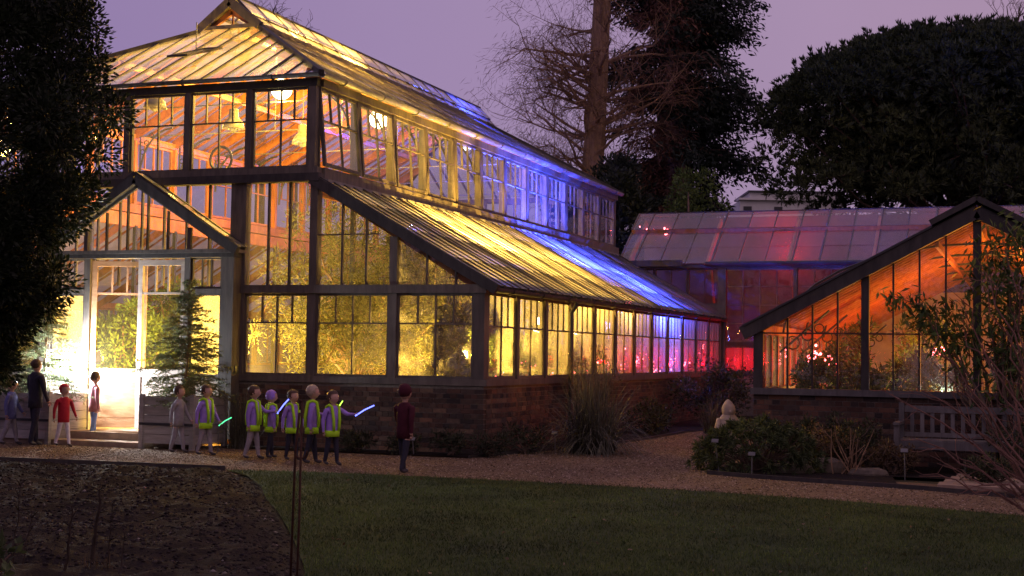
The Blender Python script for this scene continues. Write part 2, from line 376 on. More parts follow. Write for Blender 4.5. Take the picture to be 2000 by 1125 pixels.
def octas(P, r, sq=.7):
    n = len(P); o = np.array([(1, 0, 0), (0, 1, 0), (-1, 0, 0), (0, -1, 0), (0, 0, 1), (0, 0, -1)], float)
    s = NR.uniform(.6, 1.2, (n, 6, 1))*np.asarray(r)[:, None, None]; a = NR.uniform(0, 6.3, n); c, d = np.cos(a), np.sin(a)
    q = o[None]*s; x = q[..., 0]*c[:, None]-q[..., 1]*d[:, None]; y = q[..., 0]*d[:, None]+q[..., 1]*c[:, None]
    Vv = np.stack([x, y, q[..., 2]*sq], 2)+P[:, None, :]
    f = np.array([(0, 1, 4), (1, 2, 4), (2, 3, 4), (3, 0, 4), (1, 0, 5), (2, 1, 5), (3, 2, 5), (0, 3, 5)])
    return Vv.reshape(-1, 3), (f[None]+6*np.arange(n)[:, None, None]).reshape(-1, 3)
def on_path(x, y):
    if in_poly(x, y, LP) or (x < bed_x(y) and y < bed_far(x)): return False
    return in_poly(x, y, [(-20, 15.0), (-9, 15.2), (9, 9), (2, 15.6), (-1.3, 17.35), (-3.2, 17.88), (-4.1, 18.3), (-4.3, 22.5), (-4.6, 28), (-6.6, 28), (-6.7, 24.8), (-7.2, 21.9), (-7.8, 19.2), (-20, 19.2)])
P = scatter(26000, -17, 2, 14, 28, lambda x, y: in_view(x, y) and on_path(x, y))
Vv, Q = octas(np.c_[P, np.full(len(P), -.010)], NR.uniform(.006, .017, len(P)))
link('gravel', np_mesh('gravel', Vv, Q, PEB), kind='stuff')
P = scatter(9000, -16, -4, 8, 15.6, lambda x, y: in_view(x, y) and x < bed_x(y)-.03 and y < bed_far(x)-.05)
Pz = np.array([bed_z(x, y) for x, y in P])
Vv, Q = octas(np.c_[P, Pz], NR.uniform(.004, .028, len(P)))
link('soil_clods', np_mesh('soil_clods', Vv, Q, CLOD), kind='stuff')
P = scatter(170, -9, 2, 8, 19, lambda x, y: in_view(x, y) and (in_poly(x, y, LP) or on_path(x, y)))
D = rand_dirs(len(P))*[1, 1, .25]
Vv, Q = leaves(np.c_[P, np.full(len(P), .018)], D, NR.uniform(.03, .06, len(P)), NR.uniform(.018, .03, len(P)))
FALLEN = leafm('fallen_leaf', (.05, .03, .015), (.17, .12, .07), .1)
link('fallen_leaves', np_mesh('fallen_leaves', Vv, Q, FALLEN), kind='stuff')
# ---------------------------------------------------------------- building kit
def clip(poly, a, b, c):
    out = []
    for i in range(len(poly)):
        p, q = poly[i], poly[(i+1) % len(poly)]
        dp, dq = a*p[0]+b*p[1]-c, a*q[0]+b*q[1]-c
        if dp <= 1e-9: out.append(p)
        if (dp < -1e-9 and dq > 1e-9) or (dp > 1e-9 and dq < -1e-9):
            t = dp/(dp-dq); out.append((p[0]+(q[0]-p[0])*t, p[1]+(q[1]-p[1])*t))
    return out
def parea(p): return abs(sum(p[i][0]*p[(i+1) % len(p)][1]-p[(i+1) % len(p)][0]*p[i][1] for i in range(len(p))))/2 if len(p) > 2 else 0
CACHE = {}
def cached(key, fn):
    if key not in CACHE: CACHE[key] = fn()
    return CACHE[key]
def frame_rot(U, Y, Z): return Matrix(((U.x, Y.x, Z.x), (U.y, Y.y, Z.y), (U.z, Y.z, Z.z))).to_euler()
def roof(root, O, U, Vd, poly, du, dv, pane, bar, gm, bm, bw=(.04, .055), stuff=False, u0=None, heavy=0, hm=None):
    """glazed slope: poly in (along eave, up slope); lapped panes between glazing bars"""
    O = Vector(O); U = Vector(U).normalized(); Vd = Vector(Vd).normalized(); Nn = U.cross(Vd).normalized()
    if Nn.z < 0: Nn = -Nn
    rot = frame_rot(U, Vd, U.cross(Vd))
    ua = min(p[0] for p in poly); ub = max(p[0] for p in poly); va = min(p[1] for p in poly); vb = max(p[1] for p in poly)
    us = ua if u0 is None else u0; ks = range(int(math.floor((ua-us)/du+1e-6)), int(math.ceil((ub-us)/du-1e-6)))
    acc = MB(); t = .005
    for k in ks:
        a = max(ua, us+k*du); b = min(ub, us+(k+1)*du); nv = max(1, int(round((vb-va)/dv))); d = (vb-va)/nv
        for j in range(nv):
            q = clip(clip(clip(clip(poly, -1, 0, -(a+.006)), 1, 0, b-.006), 0, -1, -(va+j*d)), 0, 1, va+(j+1)*d+.02)
            if parea(q) < .004: continue
            lo = min(p[1] for p in q); jit = R.uniform(-.02, .02)
            def lift(p): return .014*(1-(p[1]-lo)/d)+R.uniform(0, .003)
            pts = [(p[0], p[1]+(jit if abs(p[1]-lo) < 1e-6 and j > 0 and len(q) == 4 else 0), lift(p)) for p in q]
            W = [O+U*p[0]+Vd*p[1]+Nn*p[2] for p in pts]
            if stuff: acc.prism(W, Nn, t)
            else:
                MB().prism(W, Nn, t).build(pane, gm, root, W[0])
    if stuff: acc.build(pane, gm, root, kind='stuff')
    sgn = 1 if U.cross(Vd).dot(Nn) > 0 else -1
    ab = MB(); nb = 0
    for k in list(ks)+[ks[-1]+1]:
        u = min(max(us+k*du, ua+.004), ub-.004); q = clip(clip(poly, -1, 0, -(u-.003)), 1, 0, u+.003)
        if parea(q) < 1e-5: continue
        v0 = min(p[1] for p in q); v1 = max(p[1] for p in q)
        if v1-v0 < .12: continue
        hv = heavy and k % heavy == 0
        bw2 = (bw[0]*1.5, bw[1]*1.35) if hv else bw
        a = O+U*u+Vd*v0; b = O+U*u+Vd*v1
        if stuff: ab.beam(a, b, bw2[0], bw2[1], Nn); continue
        me = cached((bar, bm.name, round(v1-v0, 2), bw2), lambda: MB().beam((0, 0, 0), (0, v1-v0, 0), bw2[0], bw2[1], (0, 0, 1)).mesh(bar, bm))
        link(bar, me, root, a, rot)
    if stuff: ab.build(bar, bm, root, kind='stuff')
def window(root, O, U, wd, ht, split=.41, ntop=4, nbot=2, gm=None, wm=None, st=.05, tilt=0, name='window', pane='pane', open_up=True):
    """framed window; O = lower left corner seen from outside, U = to the right; inner side is up x U"""
    gm = gm or G_CLEAR; wm = wm or WOOD; U = Vector(U).normalized(); Zv = V3(0, 0, 1); Y = Zv.cross(U); O = Vector(O); mt = .022
    if tilt:
        q = Matrix.Rotation(-tilt, 3, U); top = O+Zv*ht; Zv = q @ Zv; Y = q @ Y; O = top-Zv*ht
    zs = ht*(1-split)
    def mk():
        mb = MB(); d = .055
        mb.b2((0, 0, 0), (wd, d, st)); mb.b2((0, 0, ht-st), (wd, d, ht)); mb.b2((0, 0.001, st), (st, d-.001, ht-st)); mb.b2((wd-st, .001, st), (wd, d-.001, ht-st))
        if ntop: mb.b2((st, .004, zs-mt/2), (wd-st, d-.004, zs+mt/2))
        iw = wd-2*st
        for k in range(1, ntop): x = st+iw*k/ntop; mb.b2((x-mt/2, .008, zs+mt/2), (x+mt/2, d-.008, ht-st))
        tz = zs-mt/2 if ntop else ht-st
        for k in range(1, nbot): x = st+iw*k/nbot; mb.b2((x-mt/2, .008, st), (x+mt/2, d-.008, tz))
        return mb.mesh(name, wm)
    fr = link(name, cached(('win', name, wm.name, round(wd, 3), round(ht, 3), split, ntop, nbot), mk), root, O, frame_rot(U, Y, Zv))
    iw = wd-2*st
    def pn(x0, x1, z0, z1):
        me = cached((pane, gm.name, round(x1-x0, 3), round(z1-z0, 3)), lambda: MB().b2((0, 0, 0), (x1-x0, .005, z1-z0)).mesh(pane, gm))
        p = bpy.data.objects.new(pane, me); COL.objects.link(p); p.parent = fr; p.location = (x0, .026, z0)
    for k in range(ntop): pn(st+iw*k/ntop, st+iw*(k+1)/ntop, zs, ht-st)
    for k in range(nbot): pn(st+iw*k/nbot, st+iw*(k+1)/nbot, st, zs if ntop else ht-st)
    return fr
def bpart(root, name, a, b, w, h, mat, up=(0, 0, 1)):
    a = Vector(a); b = Vector(b); return MB().beam(a, b, w, h, up).build(name, mat, root, a)
def box_part(root, name, a, b, mat):
    return MB().b2(a, b).build(name, mat, root, a)
def brick_wall(root, O, U, length, height, budget, z0=0.0, thick=.22, order=1):
    """English bond: single bricks up to the budget (nearest first), the rest joined"""
    U = Vector(U).normalized(); Y = V3(0, 0, 1).cross(U); O = Vector(O); rot = frame_rot(U, Y, V3(0, 0, 1))
    mb = MB(); P = [O+Y*.012, O+U*(length-.012)+Y*.012, O+U*(length-.012)+Y*(.104 if length < 5 else thick), O+Y*(.104 if length < 5 else thick)]
    mb.prism([p+V3(0, 0, z0-.3) for p in P], (0, 0, 1), height+.3-.001); mb.build('mortar_core', MORTAR, root)
    ch = .075; L = []; nc = int(height/ch)
    for c in range(nc):
        bl = .225 if c % 2 == 0 else .1125; x = -.06 if c % 2 else 0
        while x < length-.03:
            a = max(0, x); b = min(length, x+bl)-.01
            if b-a > .04: L.append((b-a, a, c))
            x += bl
    L.sort(key=lambda q: (q[0] < .15, q[1]*order))
    rest = MB()
    for i, (bl, a, c) in enumerate(L):
        off = R.uniform(-.003, .004); z = z0+c*ch+.005; tl = R.uniform(-.008, .008)
        if i < budget:
            mi = R.choices([0, 1, 2], [5, 4, 2])[0]
            me = cached(('brick', round(bl, 2), mi), lambda: MB().box((bl/2, .05, .0325), (bl, .10, .064)).mesh('brick', BR[mi]))
            link('brick', me, root, O+U*a+Y*off+V3(0, 0, z), rot)
        else:
            p = O+U*a+Y*off+V3(0, 0, z)
            rest.prism([p, p+U*bl, p+U*bl+Y*.1, p+Y*.1], (0, 0, 1), .064, R.choices([0, 1, 2], [5, 4, 2])[0])
    if rest.v: rest.build('brickwork', BR, root, kind='stuff')
def point_light(name, loc, col, power, r=.08, parent=None, spot=None, aim=None, blend=.5):
    l = bpy.data.lights.new(name, 'SPOT' if spot else 'POINT'); l.energy = power; l.color = col; l.shadow_soft_size = r
    o = bpy.data.objects.new(name, l); COL.objects.link(o); o.location = Vector(loc)-(WP.get(parent.name, V3(0, 0, 0)) if parent else V3(0, 0, 0))
    if parent: o.parent = parent
    if spot:
        l.spot_size = rad(spot); l.spot_blend = blend
        o.rotation_euler = (Vector(aim)-Vector(loc)).to_track_quat('-Z', 'Y').to_euler()
    return o
# ---------------------------------------------------------------- the large glasshouse
XR, XN, XC, XL, XLL = -7.8, -10.72, -13.95, -17.18, -20.1
YF, YB = 19.94, 37.0
BAY = (36.85-YF)/12
house = thing('glasshouse', 'large two-tiered timber glasshouse with glass porch, its clerestory lit yellow and blue', 'greenhouse', (XC, YF, 0))
H = house
# plinths and sills
brick_wall(H, (-12.225, YF, 0), (1, 0, 0), 12.225+XR, 1.02, 230)
brick_wall(H, (XR, YF+.106, 0), (0, 1, 0), YB-YF-.106, 1.02, 68)
brick_wall(H, (XLL, YF, 0), (1, 0, 0), 4.3, 1.02, 0)
box_part(H, 'rear_plinth', (XLL, YF+.24, 0), (XLL+.22, YB, 1.02), MORTAR)
box_part(H, 'sill', (-12.23, YF-.03, 1.022), (XR+.05, YF+.2, 1.12), WOOD)
box_part(H, 'sill', (XR-.2, YF+.202, 1.022), (XR+.05, YB, 1.12), WOOD)
box_part(H, 'sill', (XLL-.05, YF-.05, 1.022), (-15.8, YF+.2, 1.12), WOOD)
box_part(H, 'sill', (XLL-.05, YF+.202, 1.022), (XLL+.2, YB, 1.12), WOOD)
# floor and beds inside
box_part(H, 'floor', (XLL+.25, YF+.25, -.1), (XR-.25, YB, .16), TILE)
# front posts: lower tier
fp = [(-12.23, -11.95, 4.2), (-10.79, -10.66, 4.2), (-9.39, -9.26, 3.3), (-7.98, -7.80, 2.44)]
for a, b, t in fp: box_part(H, 'post', (a, YF-.03, 1.121), (b, YF+.13, t), WOOD)
for a, b, t in [(-15.93, -15.7, 4.2), (-17.25, -17.12, 4.2), (-18.65, -18.52, 3.3), (-20.1, -19.92, 2.44)]: box_part(H, 'post', (a, YF-.03, 1.121), (b, YF+.13, t), WOOD)
for a, b in [(-12.2, XR), (XLL, -15.7)]:
    box_part(H, 'transom_beam', (a-.0, YF-.055, 2.425), (b+.03, YF+.10, 2.555), WOOD)
for a, b in [(-11.95, -10.79), (-10.66, -9.39), (-9.26, -7.98)]: window(H, (a, YF+.0, 1.121), (1, 0, 0), b-a, 1.303, .36, 4, 2, G_SIL if a > -9.3 else G_FRONT, st=.04)
for a, b in [(-17.12, -15.93), (-18.52, -17.25), (-19.92, -18.65)]: window(H, (a, YF+.0, 1.121), (1, 0, 0), b-a, 1.303, .36, 4, 2, G_FRONT, st=.04)
# front upper tier of the aisle, sloping top (roof line)
SL = (4.22-2.5)/(XN-(XR+.16))     # slope of the aisle roof along x (negative)
def ztop(x): return 2.5+SL*(x-(XR+.16))
def panelled(poly_x, x0, x1, z0, ztopf, nbars, gm):
    xs = [x0+(x1-x0)*k/nbars for k in range(nbars+1)]
    for k in range(nbars):
        a, b = xs[k], xs[k+1]; za, zb = ztopf(a), ztopf(b)
        pts = [p for p in [(a, YF+.04, z0), (b, YF+.04, z0), (b, YF+.04, max(z0, zb)), (a, YF+.04, max(z0, za))]]
        if min(za, zb) <= z0+.01:
            pts = [(a, YF+.04, z0), (a+(b-a)*(za-z0)/max(1e-3, za-zb), YF+.04, z0), (a, YF+.04, za)]
        MB().prism(pts, (0, 1, 0), .005).build('gable_pane', gm, H, pts[0])
        if k and ztopf(a) > z0+.05: bpart(H, 'glazing_bar', (a, YF+.04, z0), (a, YF+.04, ztopf(a)), .03, .05, WOOD, (0, 1, 0))
flat = lambda x: 4.2
panelled(0, -11.95, -10.79, 2.556, flat, 3, G_FRONT)
panelled(0, -10.66, -9.39, 2.556, ztop, 3, G_FRONT); panelled(0, -9.26, XR-.02, 2.556, ztop, 3, G_SIL)
panelled(0, -15.7, -12.23, 2.556, flat, 8, G_CLEAR); panelled(0, -17.12, -15.93, 2.556, flat, 3, G_CLEAR)
bpart(H, 'gable_crossbar', (-10.66, YF+.04, 3.35), (-9.6, YF+.04, 3.35), .03, .02, WOOD)
ml = lambda x: 2.5-SL*(x-(XLL-.16))
panelled(0, -18.52, -17.25, 2.556, ml, 3, G_CLEAR)
# barge boards over the aisle gable ends
bpart(H, 'barge_board', (XN-.05, YF-.03, 4.24), (XR+.2, YF-.03, ztop(XR+.2)+.0), .10, .16, WOODD, (0, 0, 1))
bpart(H, 'barge_board', (XL+.05, YF-.03, 4.24), (XLL-.2, YF-.03, ztop(XR+.2)), .10, .16, WOODD, (0, 0, 1))
# cornice under the clerestory
box_part(H, 'cornice', (XL-.1, YF-.09, 4.2), (XN+.10, YF+.12, 4.33), WOODD)
box_part(H, 'cornice', (XL-.04, YF-.05, 4.332), (XN+.05, YF+.12, 4.43), WOOD)
# clerestory front
cx = [-10.72, -11.93, -13.09, -14.26, -15.42, -16.3, -17.18]
for i, x in enumerate(cx):
    wd = .14 if i in (0, 6) else .10
    box_part(H, 'post', (x-wd if i == 0 else x-wd/2, YF-.045, 4.431), (x if i == 0 else x+wd/2, YF+.10, 5.72), WOOD)
for i in range(6):
    a, b = cx[i+1], cx[i]; window(H, (a+.05, YF-.01, 4.431), (1, 0, 0), b-a-(.19 if i == 0 else .10), 1.285, .40, 4, 2, G_CLEAR, st=.035)
box_part(H, 'wall_plate', (XL-.02, YF-.05, 5.721), (XN+.02, YF+.1, 5.85), WOODD)
# clerestory side (right) with top-hung windows standing a little open, and the far (left) side
for k in range(13):
    y = YF+.02+k*BAY
    box_part(H, 'post', (XN-.10, max(y-.05, YF+.101), 4.431), (XN+.025, y+.05, 5.72), WOOD)
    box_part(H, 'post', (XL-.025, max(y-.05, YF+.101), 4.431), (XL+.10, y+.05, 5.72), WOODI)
for k in range(12):
    y = YF+.07+k*BAY
    window(H, (XN+.012, y, 4.45), (0, 1, 0), BAY-.10, 1.262, .42, 4, 2, G_CLEAR if k < 6 else G_CLEAR, WOOD, .05, tilt=[.10, .085, .07, .05, .05, .03, .02, .02, .015, .015, 0, 0][k])
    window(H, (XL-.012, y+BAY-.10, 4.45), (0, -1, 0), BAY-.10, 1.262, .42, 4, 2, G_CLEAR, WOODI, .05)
for x, s in ((XN, 1), (XL, -1)):
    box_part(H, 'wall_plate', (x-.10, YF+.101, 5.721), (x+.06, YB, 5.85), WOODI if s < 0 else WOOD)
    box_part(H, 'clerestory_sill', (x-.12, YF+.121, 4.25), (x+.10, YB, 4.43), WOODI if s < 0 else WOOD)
# gutters: half-round runs with brackets
def gutter(name, a, b, r, mat=GUT):
    a = Vector(a); b = Vector(b); d = (b-a); n = max(1, int(d.length/1.4)); mb = MB(); dn = d.normalized(); sd = dn.cross(V3(0, 0, 1))
    prof = [sd*(r*math.cos(t))+V3(0, 0, r*math.sin(t)) for t in [math.pi+math.pi*k/8 for k in range(9)]]
    prof = prof+[p*.86 for p in reversed(prof)]
    m = len(prof); vs = [q+p for q in (a, b) for p in prof]
    mb.add(vs, [(i, (i+1) % m, (i+1) % m+m, i+m) for i in range(m)]+[tuple(reversed(range(m))), tuple(range(m, 2*m))])
    g = mb.build(name, mat, H, a)
    for k in range(n):
        p = a+d*((k+.5)/n); c = MB().tube([p+q*1.13 for q in prof[:9]], .012, 5).build('gutter_joint', mat, g, p)
    return g
gutter('gutter', (XN+.16, YF-.15, 5.90), (XN+.16, YB, 5.90), .075)
gutter('gutter', (XL-.15, YF-.16, 5.90), (XN+.12, YF-.16, 5.90), .06, WOODD)
gutter('gutter', (XR+.15, YF-.02, 2.50), (XR+.15, 36.8, 2.50), .065, WOODD)
# side wall of the aisle
for k in range(13):
    y = YF+.0+k*BAY
    if k: box_part(H, 'post', (XR-.10, y-.05, 1.121), (XR+.03, y+.05, 2.44), WOOD)
    if k:  # bracket cut at the head of the post
        MB().prism([(XR+.031, y-.05, 2.44), (XR+.031, y-.14, 2.44), (XR+.031, y-.05, 2.24)], (-1, 0, 0), .06).build('bracket', WOOD, H, (XR+.03, y-.05, 2.44))
    a = YF+.14 if k == 0 else y+.05
    if k < 12: window(H, (XR+.0, a, 1.121), (0, 1, 0), YF+(k+1)*BAY-.05-a, 1.32, .39, 4, 2, G_MIST, st=.045)
    if k < 12: window(H, (XLL-.0, y+BAY-.05, 1.121), (0, -1, 0), BAY-.10, 1.32, .39, 0, 2, G_MIST, WOODI, st=.05)
box_part(H, 'wall_plate', (XR-.12, YF+.101, 2.442), (XR+.06, 36.8, 2.56), WOODD)
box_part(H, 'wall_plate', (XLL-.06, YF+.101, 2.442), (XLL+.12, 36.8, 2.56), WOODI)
mb = MB(); mb.tube([(XR+.19, 23.9, 2.44), (XR+.14, 23.9, 2.34), (XR+.085, 23.9, 2.25), (XR+.085, 23.9, .05)], .04, 8); mb.build('downpipe', IRON, H, (XR, 23.9, 0))
mb = MB(); mb.tube([(-12.04, YF-.13, 3.0), (-12.04, YF-.13, .05)], .035, 8); mb.box((-12.04, YF-.13, 1.2), (.11, .11, .12)); mb.build('downpipe', IRON, H, (-12.04, YF, 0))
# aisle roofs
aw = math.hypot((XR+.18)-XN, 4.25-2.5)
VR = V3(XN-(XR+.18), 0, 4.25-2.5)
roof(H, (XR+.18, YF-.02, 2.53), (0, 1, 0), VR, [(0, 0), (16.95, 0), (16.95, aw), (0, aw)], BAY/4, .85, 'aisle_roof_pane', 'glazing_bar', G_ROOF, WOODD, (.042, .06), heavy=4)
roof(H, (XLL-.18, YF-.02, 2.53), (0, 1, 0), V3(-VR.x, 0, VR.z), [(0, 0), (16.95, 0), (16.95, aw), (0, aw)], BAY/2, .85, 'far_aisle_roof', 'far_glazing_bars', G_ROOF, WOODI, (.035, .05), stuff=True)
box_part(H, 'flashing', (XN+.012, YF+.13, 4.19), (XN+.16, 36.9, 4.246), GUT)
# nave roof: eave 5.87, slope .553, hipped at both ends, ridge vent on top
SN = .553; EV = 5.885; ex = XN+.13; hw = ex-XC; rl = math.hypot(hw-.48, (hw-.48)*SN); k1 = math.hypot(1, SN)
Y0r = YF-.13; Y1r = YB+.12; LR = Y1r-Y0r; inr = hw-.48
trap = [(0, 0), (LR, 0), (LR-inr, inr*k1), (inr, inr*k1)]
roof(H, (ex, Y0r, EV), (0, 1, 0), V3(-1, 0, SN), trap, BAY/4, .92, 'roof_pane', 'glazing_bar', G_ROOF, WOOD, (.032, .05), u0=-.25, heavy=4)
roof(H, (XC-hw, Y0r, EV), (0, 1, 0), V3(1, 0, SN), trap, BAY/4, .92, 'far_roof_glass', 'far_glazing_bars', G_HIP, WOODI, (.035, .05), stuff=True, u0=-.25)
hip = [(0, 0), (2*hw, 0), (hw+.48, inr*k1), (hw-.48, inr*k1)]
roof(H, (XC-hw, Y0r, EV), (1, 0, 0), V3(0, 1, SN), hip, .385, .9, 'hip_pane', 'glazing_bar', G_HIP, WOODD, (.03, .05), u0=hw-.385*9, heavy=3)
roof(H, (XC-hw, Y1r, EV), (1, 0, 0), V3(0, -1, SN), hip, .385, .9, 'rear_hip_glass', 'rear_glazing_bars', G_HIP, WOOD, (.035, .05), stuff=True)
zr = EV+inr*SN
for sx in (-1, 1):
    for ya, yb in ((Y0r, Y0r+inr), (Y1r, Y1r-inr)):
        bpart(H, 'hip_rafter', (XC+sx*hw, ya, EV+.02), (XC+sx*.48, yb, zr+.02), .09, .10, WOODD)
# one hip light standing open, hinged at its top edge
def hip_pt(px, py):
    d = FWD+RT*((px-1000)/2778)+UP*((562.5-py)/2778); t = (EV-EYE-SN*Y0r)/(d.z-SN*d.y); return V3(0, 0, EYE)+d*t
vb = hip_pt(352, 140); vt = vb+V3(0, 1, SN).normalized()*1.15
vq = Matrix.Rotation(-rad(11), 3, 'X'); vd = vq @ (vb-vt); vc = vt+vd; vn = V3(0, -SN, 1).normalized()*.05
sash = bpart(H, 'roof_vent', vt+vn+V3(-.18, 0, 0), vc+vn+V3(-.18, 0, 0), .04, .04, WOODD)
for a, b in ((vt+V3(.18, 0, 0), vc+V3(.18, 0, 0)), (vt+V3(-.18, 0, 0), vt+V3(.18, 0, 0)), (vc+V3(-.18, 0, 0), vc+V3(.18, 0, 0))): bpart(H, 'roof_vent', a+vn, b+vn, .04, .04, WOODD)
MB().prism([vt+vn+V3(-.16, 0, 0), vt+vn+V3(.16, 0, 0), vc+vn+V3(.16, 0, 0), vc+vn+V3(-.16, 0, 0)], vn.normalized(), .005).build('vent_pane', G_HIP, H, vt)
# ridge vent: low gabled monitor along the ridge
ya, yb = Y0r+inr-.12, Y1r-inr+.55; za = zr+.02; ap = za+.50
for sx in (-1, 1):
    bpart(H, 'ridge_vent_rail', (XC+sx*.50, ya, za), (XC+sx*.50, yb, za), .07, .09, WOOD)
    bpart(H, 'ridge_vent_rail', (XC+sx*.33, ya+.05, za+.20), (XC+sx*.33, yb, za+.20), .05, .06, WOOD)
    o = V3(XC+sx*.50, ya, za+.05); v = V3(-sx*.17, 0, .17)
    roof(H, o, (0, 1, 0), v, [(0, 0), (yb-ya, 0), (yb-ya, v.length), (0, v.length)], .70, .3, 'vent_pane', 'vent_bar', G_ROOF, WOOD, (.03, .04))
    o = V3(XC+sx*.40, ya, za+.20); v = V3(-sx*.36, 0, .36)
    roof(H, o, (0, 1, 0), v, [(0, 0), (yb-ya, 0), (yb-ya, v.length-.04), (0, v.length-.04)], .70, .6, 'vent_pane', 'vent_bar', G_ROOF, WOOD, (.03, .04))
    bpart(H, 'gablet_board', (XC+sx*.64, ya-.06, za-.06), (XC, ya-.06, ap-.07), .10, .16, WOOD)
    bpart(H, 'gablet_board', (XC+sx*.50, ya+.03, za-.02), (XC, ya+.03, ap-.22), .07, .13, WOODI)
bpart(H, 'ridge_cap', (XC, ya-.12, ap+.02), (XC, yb+.1, ap+.02), .17, .09, WOODD)
bpart(H, 'gablet_beam', (XC-.62, ya-.04, za-.04), (XC+.62, ya-.04, za-.04), .09, .07, WOOD)
bpart(H, 'gablet_mullion', (XC, ya+.06, za), (XC, ya+.06, ap-.2), .03, .03, WOODI, (0, 1, 0))
MB().prism([(XC-.42, ya+.05, za), (XC+.42, ya+.05, za), (XC, ya+.05, za+.42)], (0, 1, 0), .005).build('gable_pane', G_CLEAR, H, (XC, ya, za))
# interior frame: rafters, columns, brackets, tie rods
for k in range(13):
    y = YF+.08+k*BAY
    kk = min(1.0, (min(y-Y0r, Y1r-y)+.05)/hw)
    for sx in (-1, 1):
        xe = XC+sx*(hw-.13)
        bpart(H, 'rafter', (xe, y, EV-.05), (xe-sx*(hw-.15)*kk, y, EV-.05+SN*(hw-.15)*kk), .07, .17, WOODI)
        if k: bpart(H, 'column', (XC+sx*(hw-.20), y, .16), (XC+sx*(hw-.20), y, 4.0), .07, .07, IRON, (0, 1, 0))
        if k:
            mb = MB(); x0 = XC+sx*(hw-.27)
            arc = [(x0-sx*(.75*(1-math.cos(t))), y, 5.0+.95*math.sin(t)) for t in [i*math.pi/2/7 for i in range(8)]]
            mb.tube(arc, .022, 5); mb.tube([(x0, y, 5.0), (x0, y, 5.8)], .018, 5)
            for i in (2, 3, 4): mb.tube([(arc[i][0]+sx*.02+sx*.05*math.cos(t), y, arc[i][2]+.08+.05*math.sin(t)) for t in [j*math.pi/4 for j in range(9)]], .012, 4)
            mb.build('truss_bracket', IRON, H, (x0, y, 5.0))
    xa = XR-.10
    bpart(H, 'aisle_rafter', (xa, y, 2.50), (XN+.02, y, 4.17), .06, .13, WOODI)
    bpart(H, 'aisle_rafter', (2*XC-xa, y, 2.50), (XL-.02, y, 4.17), .06, .13, WOODI)
    if k % 2 == 1:
        mb = MB(); mb.tube([(XN-.1, y, 5.80), (XL+.1, y, 5.80)], .012, 5); mb.tube([(XC, y, 5.80), (XC, y, 7.3)], .01, 5); mb.build('tie_rod', STEEL, H, (XC, y, 5.8))
for sx in (-1, 1):
    bpart(H, 'purlin', (XC+sx*1.62, YF+1.6, EV-.10+SN*1.6), (XC+sx*1.62, YB-1.6, EV-.10+SN*1.6), .07, .11, WOODI)
    bpart(H, 'aisle_beam', (XC+sx*(hw-.16), YF+.13, 4.1), (XC+sx*(hw-.16), YB, 4.1), .10, .26, WOODI)
bpart(H, 'ridge_beam', (XC, YF+2.9, zr-.02), (XC, YB-2.9, zr-.02), .06, .2, WOODI)
ring = MB(); c = V3(-13.02, YF+.9, 4.75); ring.tube([c+V3(.21*math.cos(t), 0, .21*math.sin(t)) for t in [i*math.pi/12 for i in range(25)]], .025, 6); ring.build('iron_ring', IRON, H, c)
# rear wall above the range, glazed
box_part(H, 'rear_wall_frame', (XL, YB-.02, 4.25), (XN, YB+.06, 4.45), WOOD)
for i in range(6):
    a = XL+(XN-XL)*i/6; window(H, (a+.54, YB+.03, 4.451), (-1, 0, 0), .52, 1.27, .42, 2, 2, G_CLEAR, WOOD, .05)
box_part(H, 'rear_wall_frame', (XL, YB-.02, 5.721), (XN, YB+.06, 5.85), WOOD)
# ---------------------------------------------------------------- porch
PX, PY = -13.86, 19.66; pl, pr = -15.66, -12.03
for a, b in ((-12.23, -12.0), (-15.72, -15.52)): box_part(H, 'porch_post', (a, PY, .1), (b, YF-.031, 3.0), WOOD)
box_part(H, 'porch_beam', (pl-.05, PY-.04, 2.99), (pr+.05, YF-.06, 3.06), WOODD); box_part(H, 'porch_beam', (pl-.1, PY-.07, 3.062), (pr+.1, YF-.06, 3.12), WOOD)
pa = 4.36
for s, xe in ((1, pr+.12), (-1, pl-.12)):
    bpart(H, 'porch_barge_board', (PX, PY-.05, pa-.07), (xe, PY-.05, 3.09), .10, .15, WOODD)
    bpart(H, 'porch_barge_board', (PX, PY+.03, pa-.14), (xe-s*.05, PY+.03, 3.07), .05, .13, WOOD)
    v = V3(PX-xe, 0, pa+.02-3.14)
    roof(H, (xe, PY-.06, 3.15), (0, 1, 0), v, [(0, 0), (YF-PY, 0), (YF-PY, v.length), (0, v.length)], .34, 1.2, 'porch_roof_pane', 'glazing_bar', G_ROOF, WOODD)
def pz(x): return pa-.2-(pa-3.12)/(pr-PX)*abs(x-PX)
xs = [-15.35, -14.86, -14.46, -14.05, -13.66, -13.27, -12.86, -12.5]
for i in range(len(xs)-1):
    a, b = xs[i], xs[i+1]; pts = [(a, PY+.06, 3.12), (b, PY+.06, 3.12), (b, PY+.06, pz(b)), (a, PY+.06, pz(a))]
    if a < PX < b: pts.insert(3, (PX, PY+.06, pz(PX)))
    MB().prism(pts, (0, 1, 0), .005).build('gable_pane', G_CLEAR, H, pts[0])
for x in xs[1:-1]:
    tk = .07 if x in (-14.86, -12.86) else .028
    bpart(H, 'porch_mullion', (x, PY+.05, 3.12), (x, PY+.05, pz(x)), tk, .05, WOOD, (0, 1, 0))
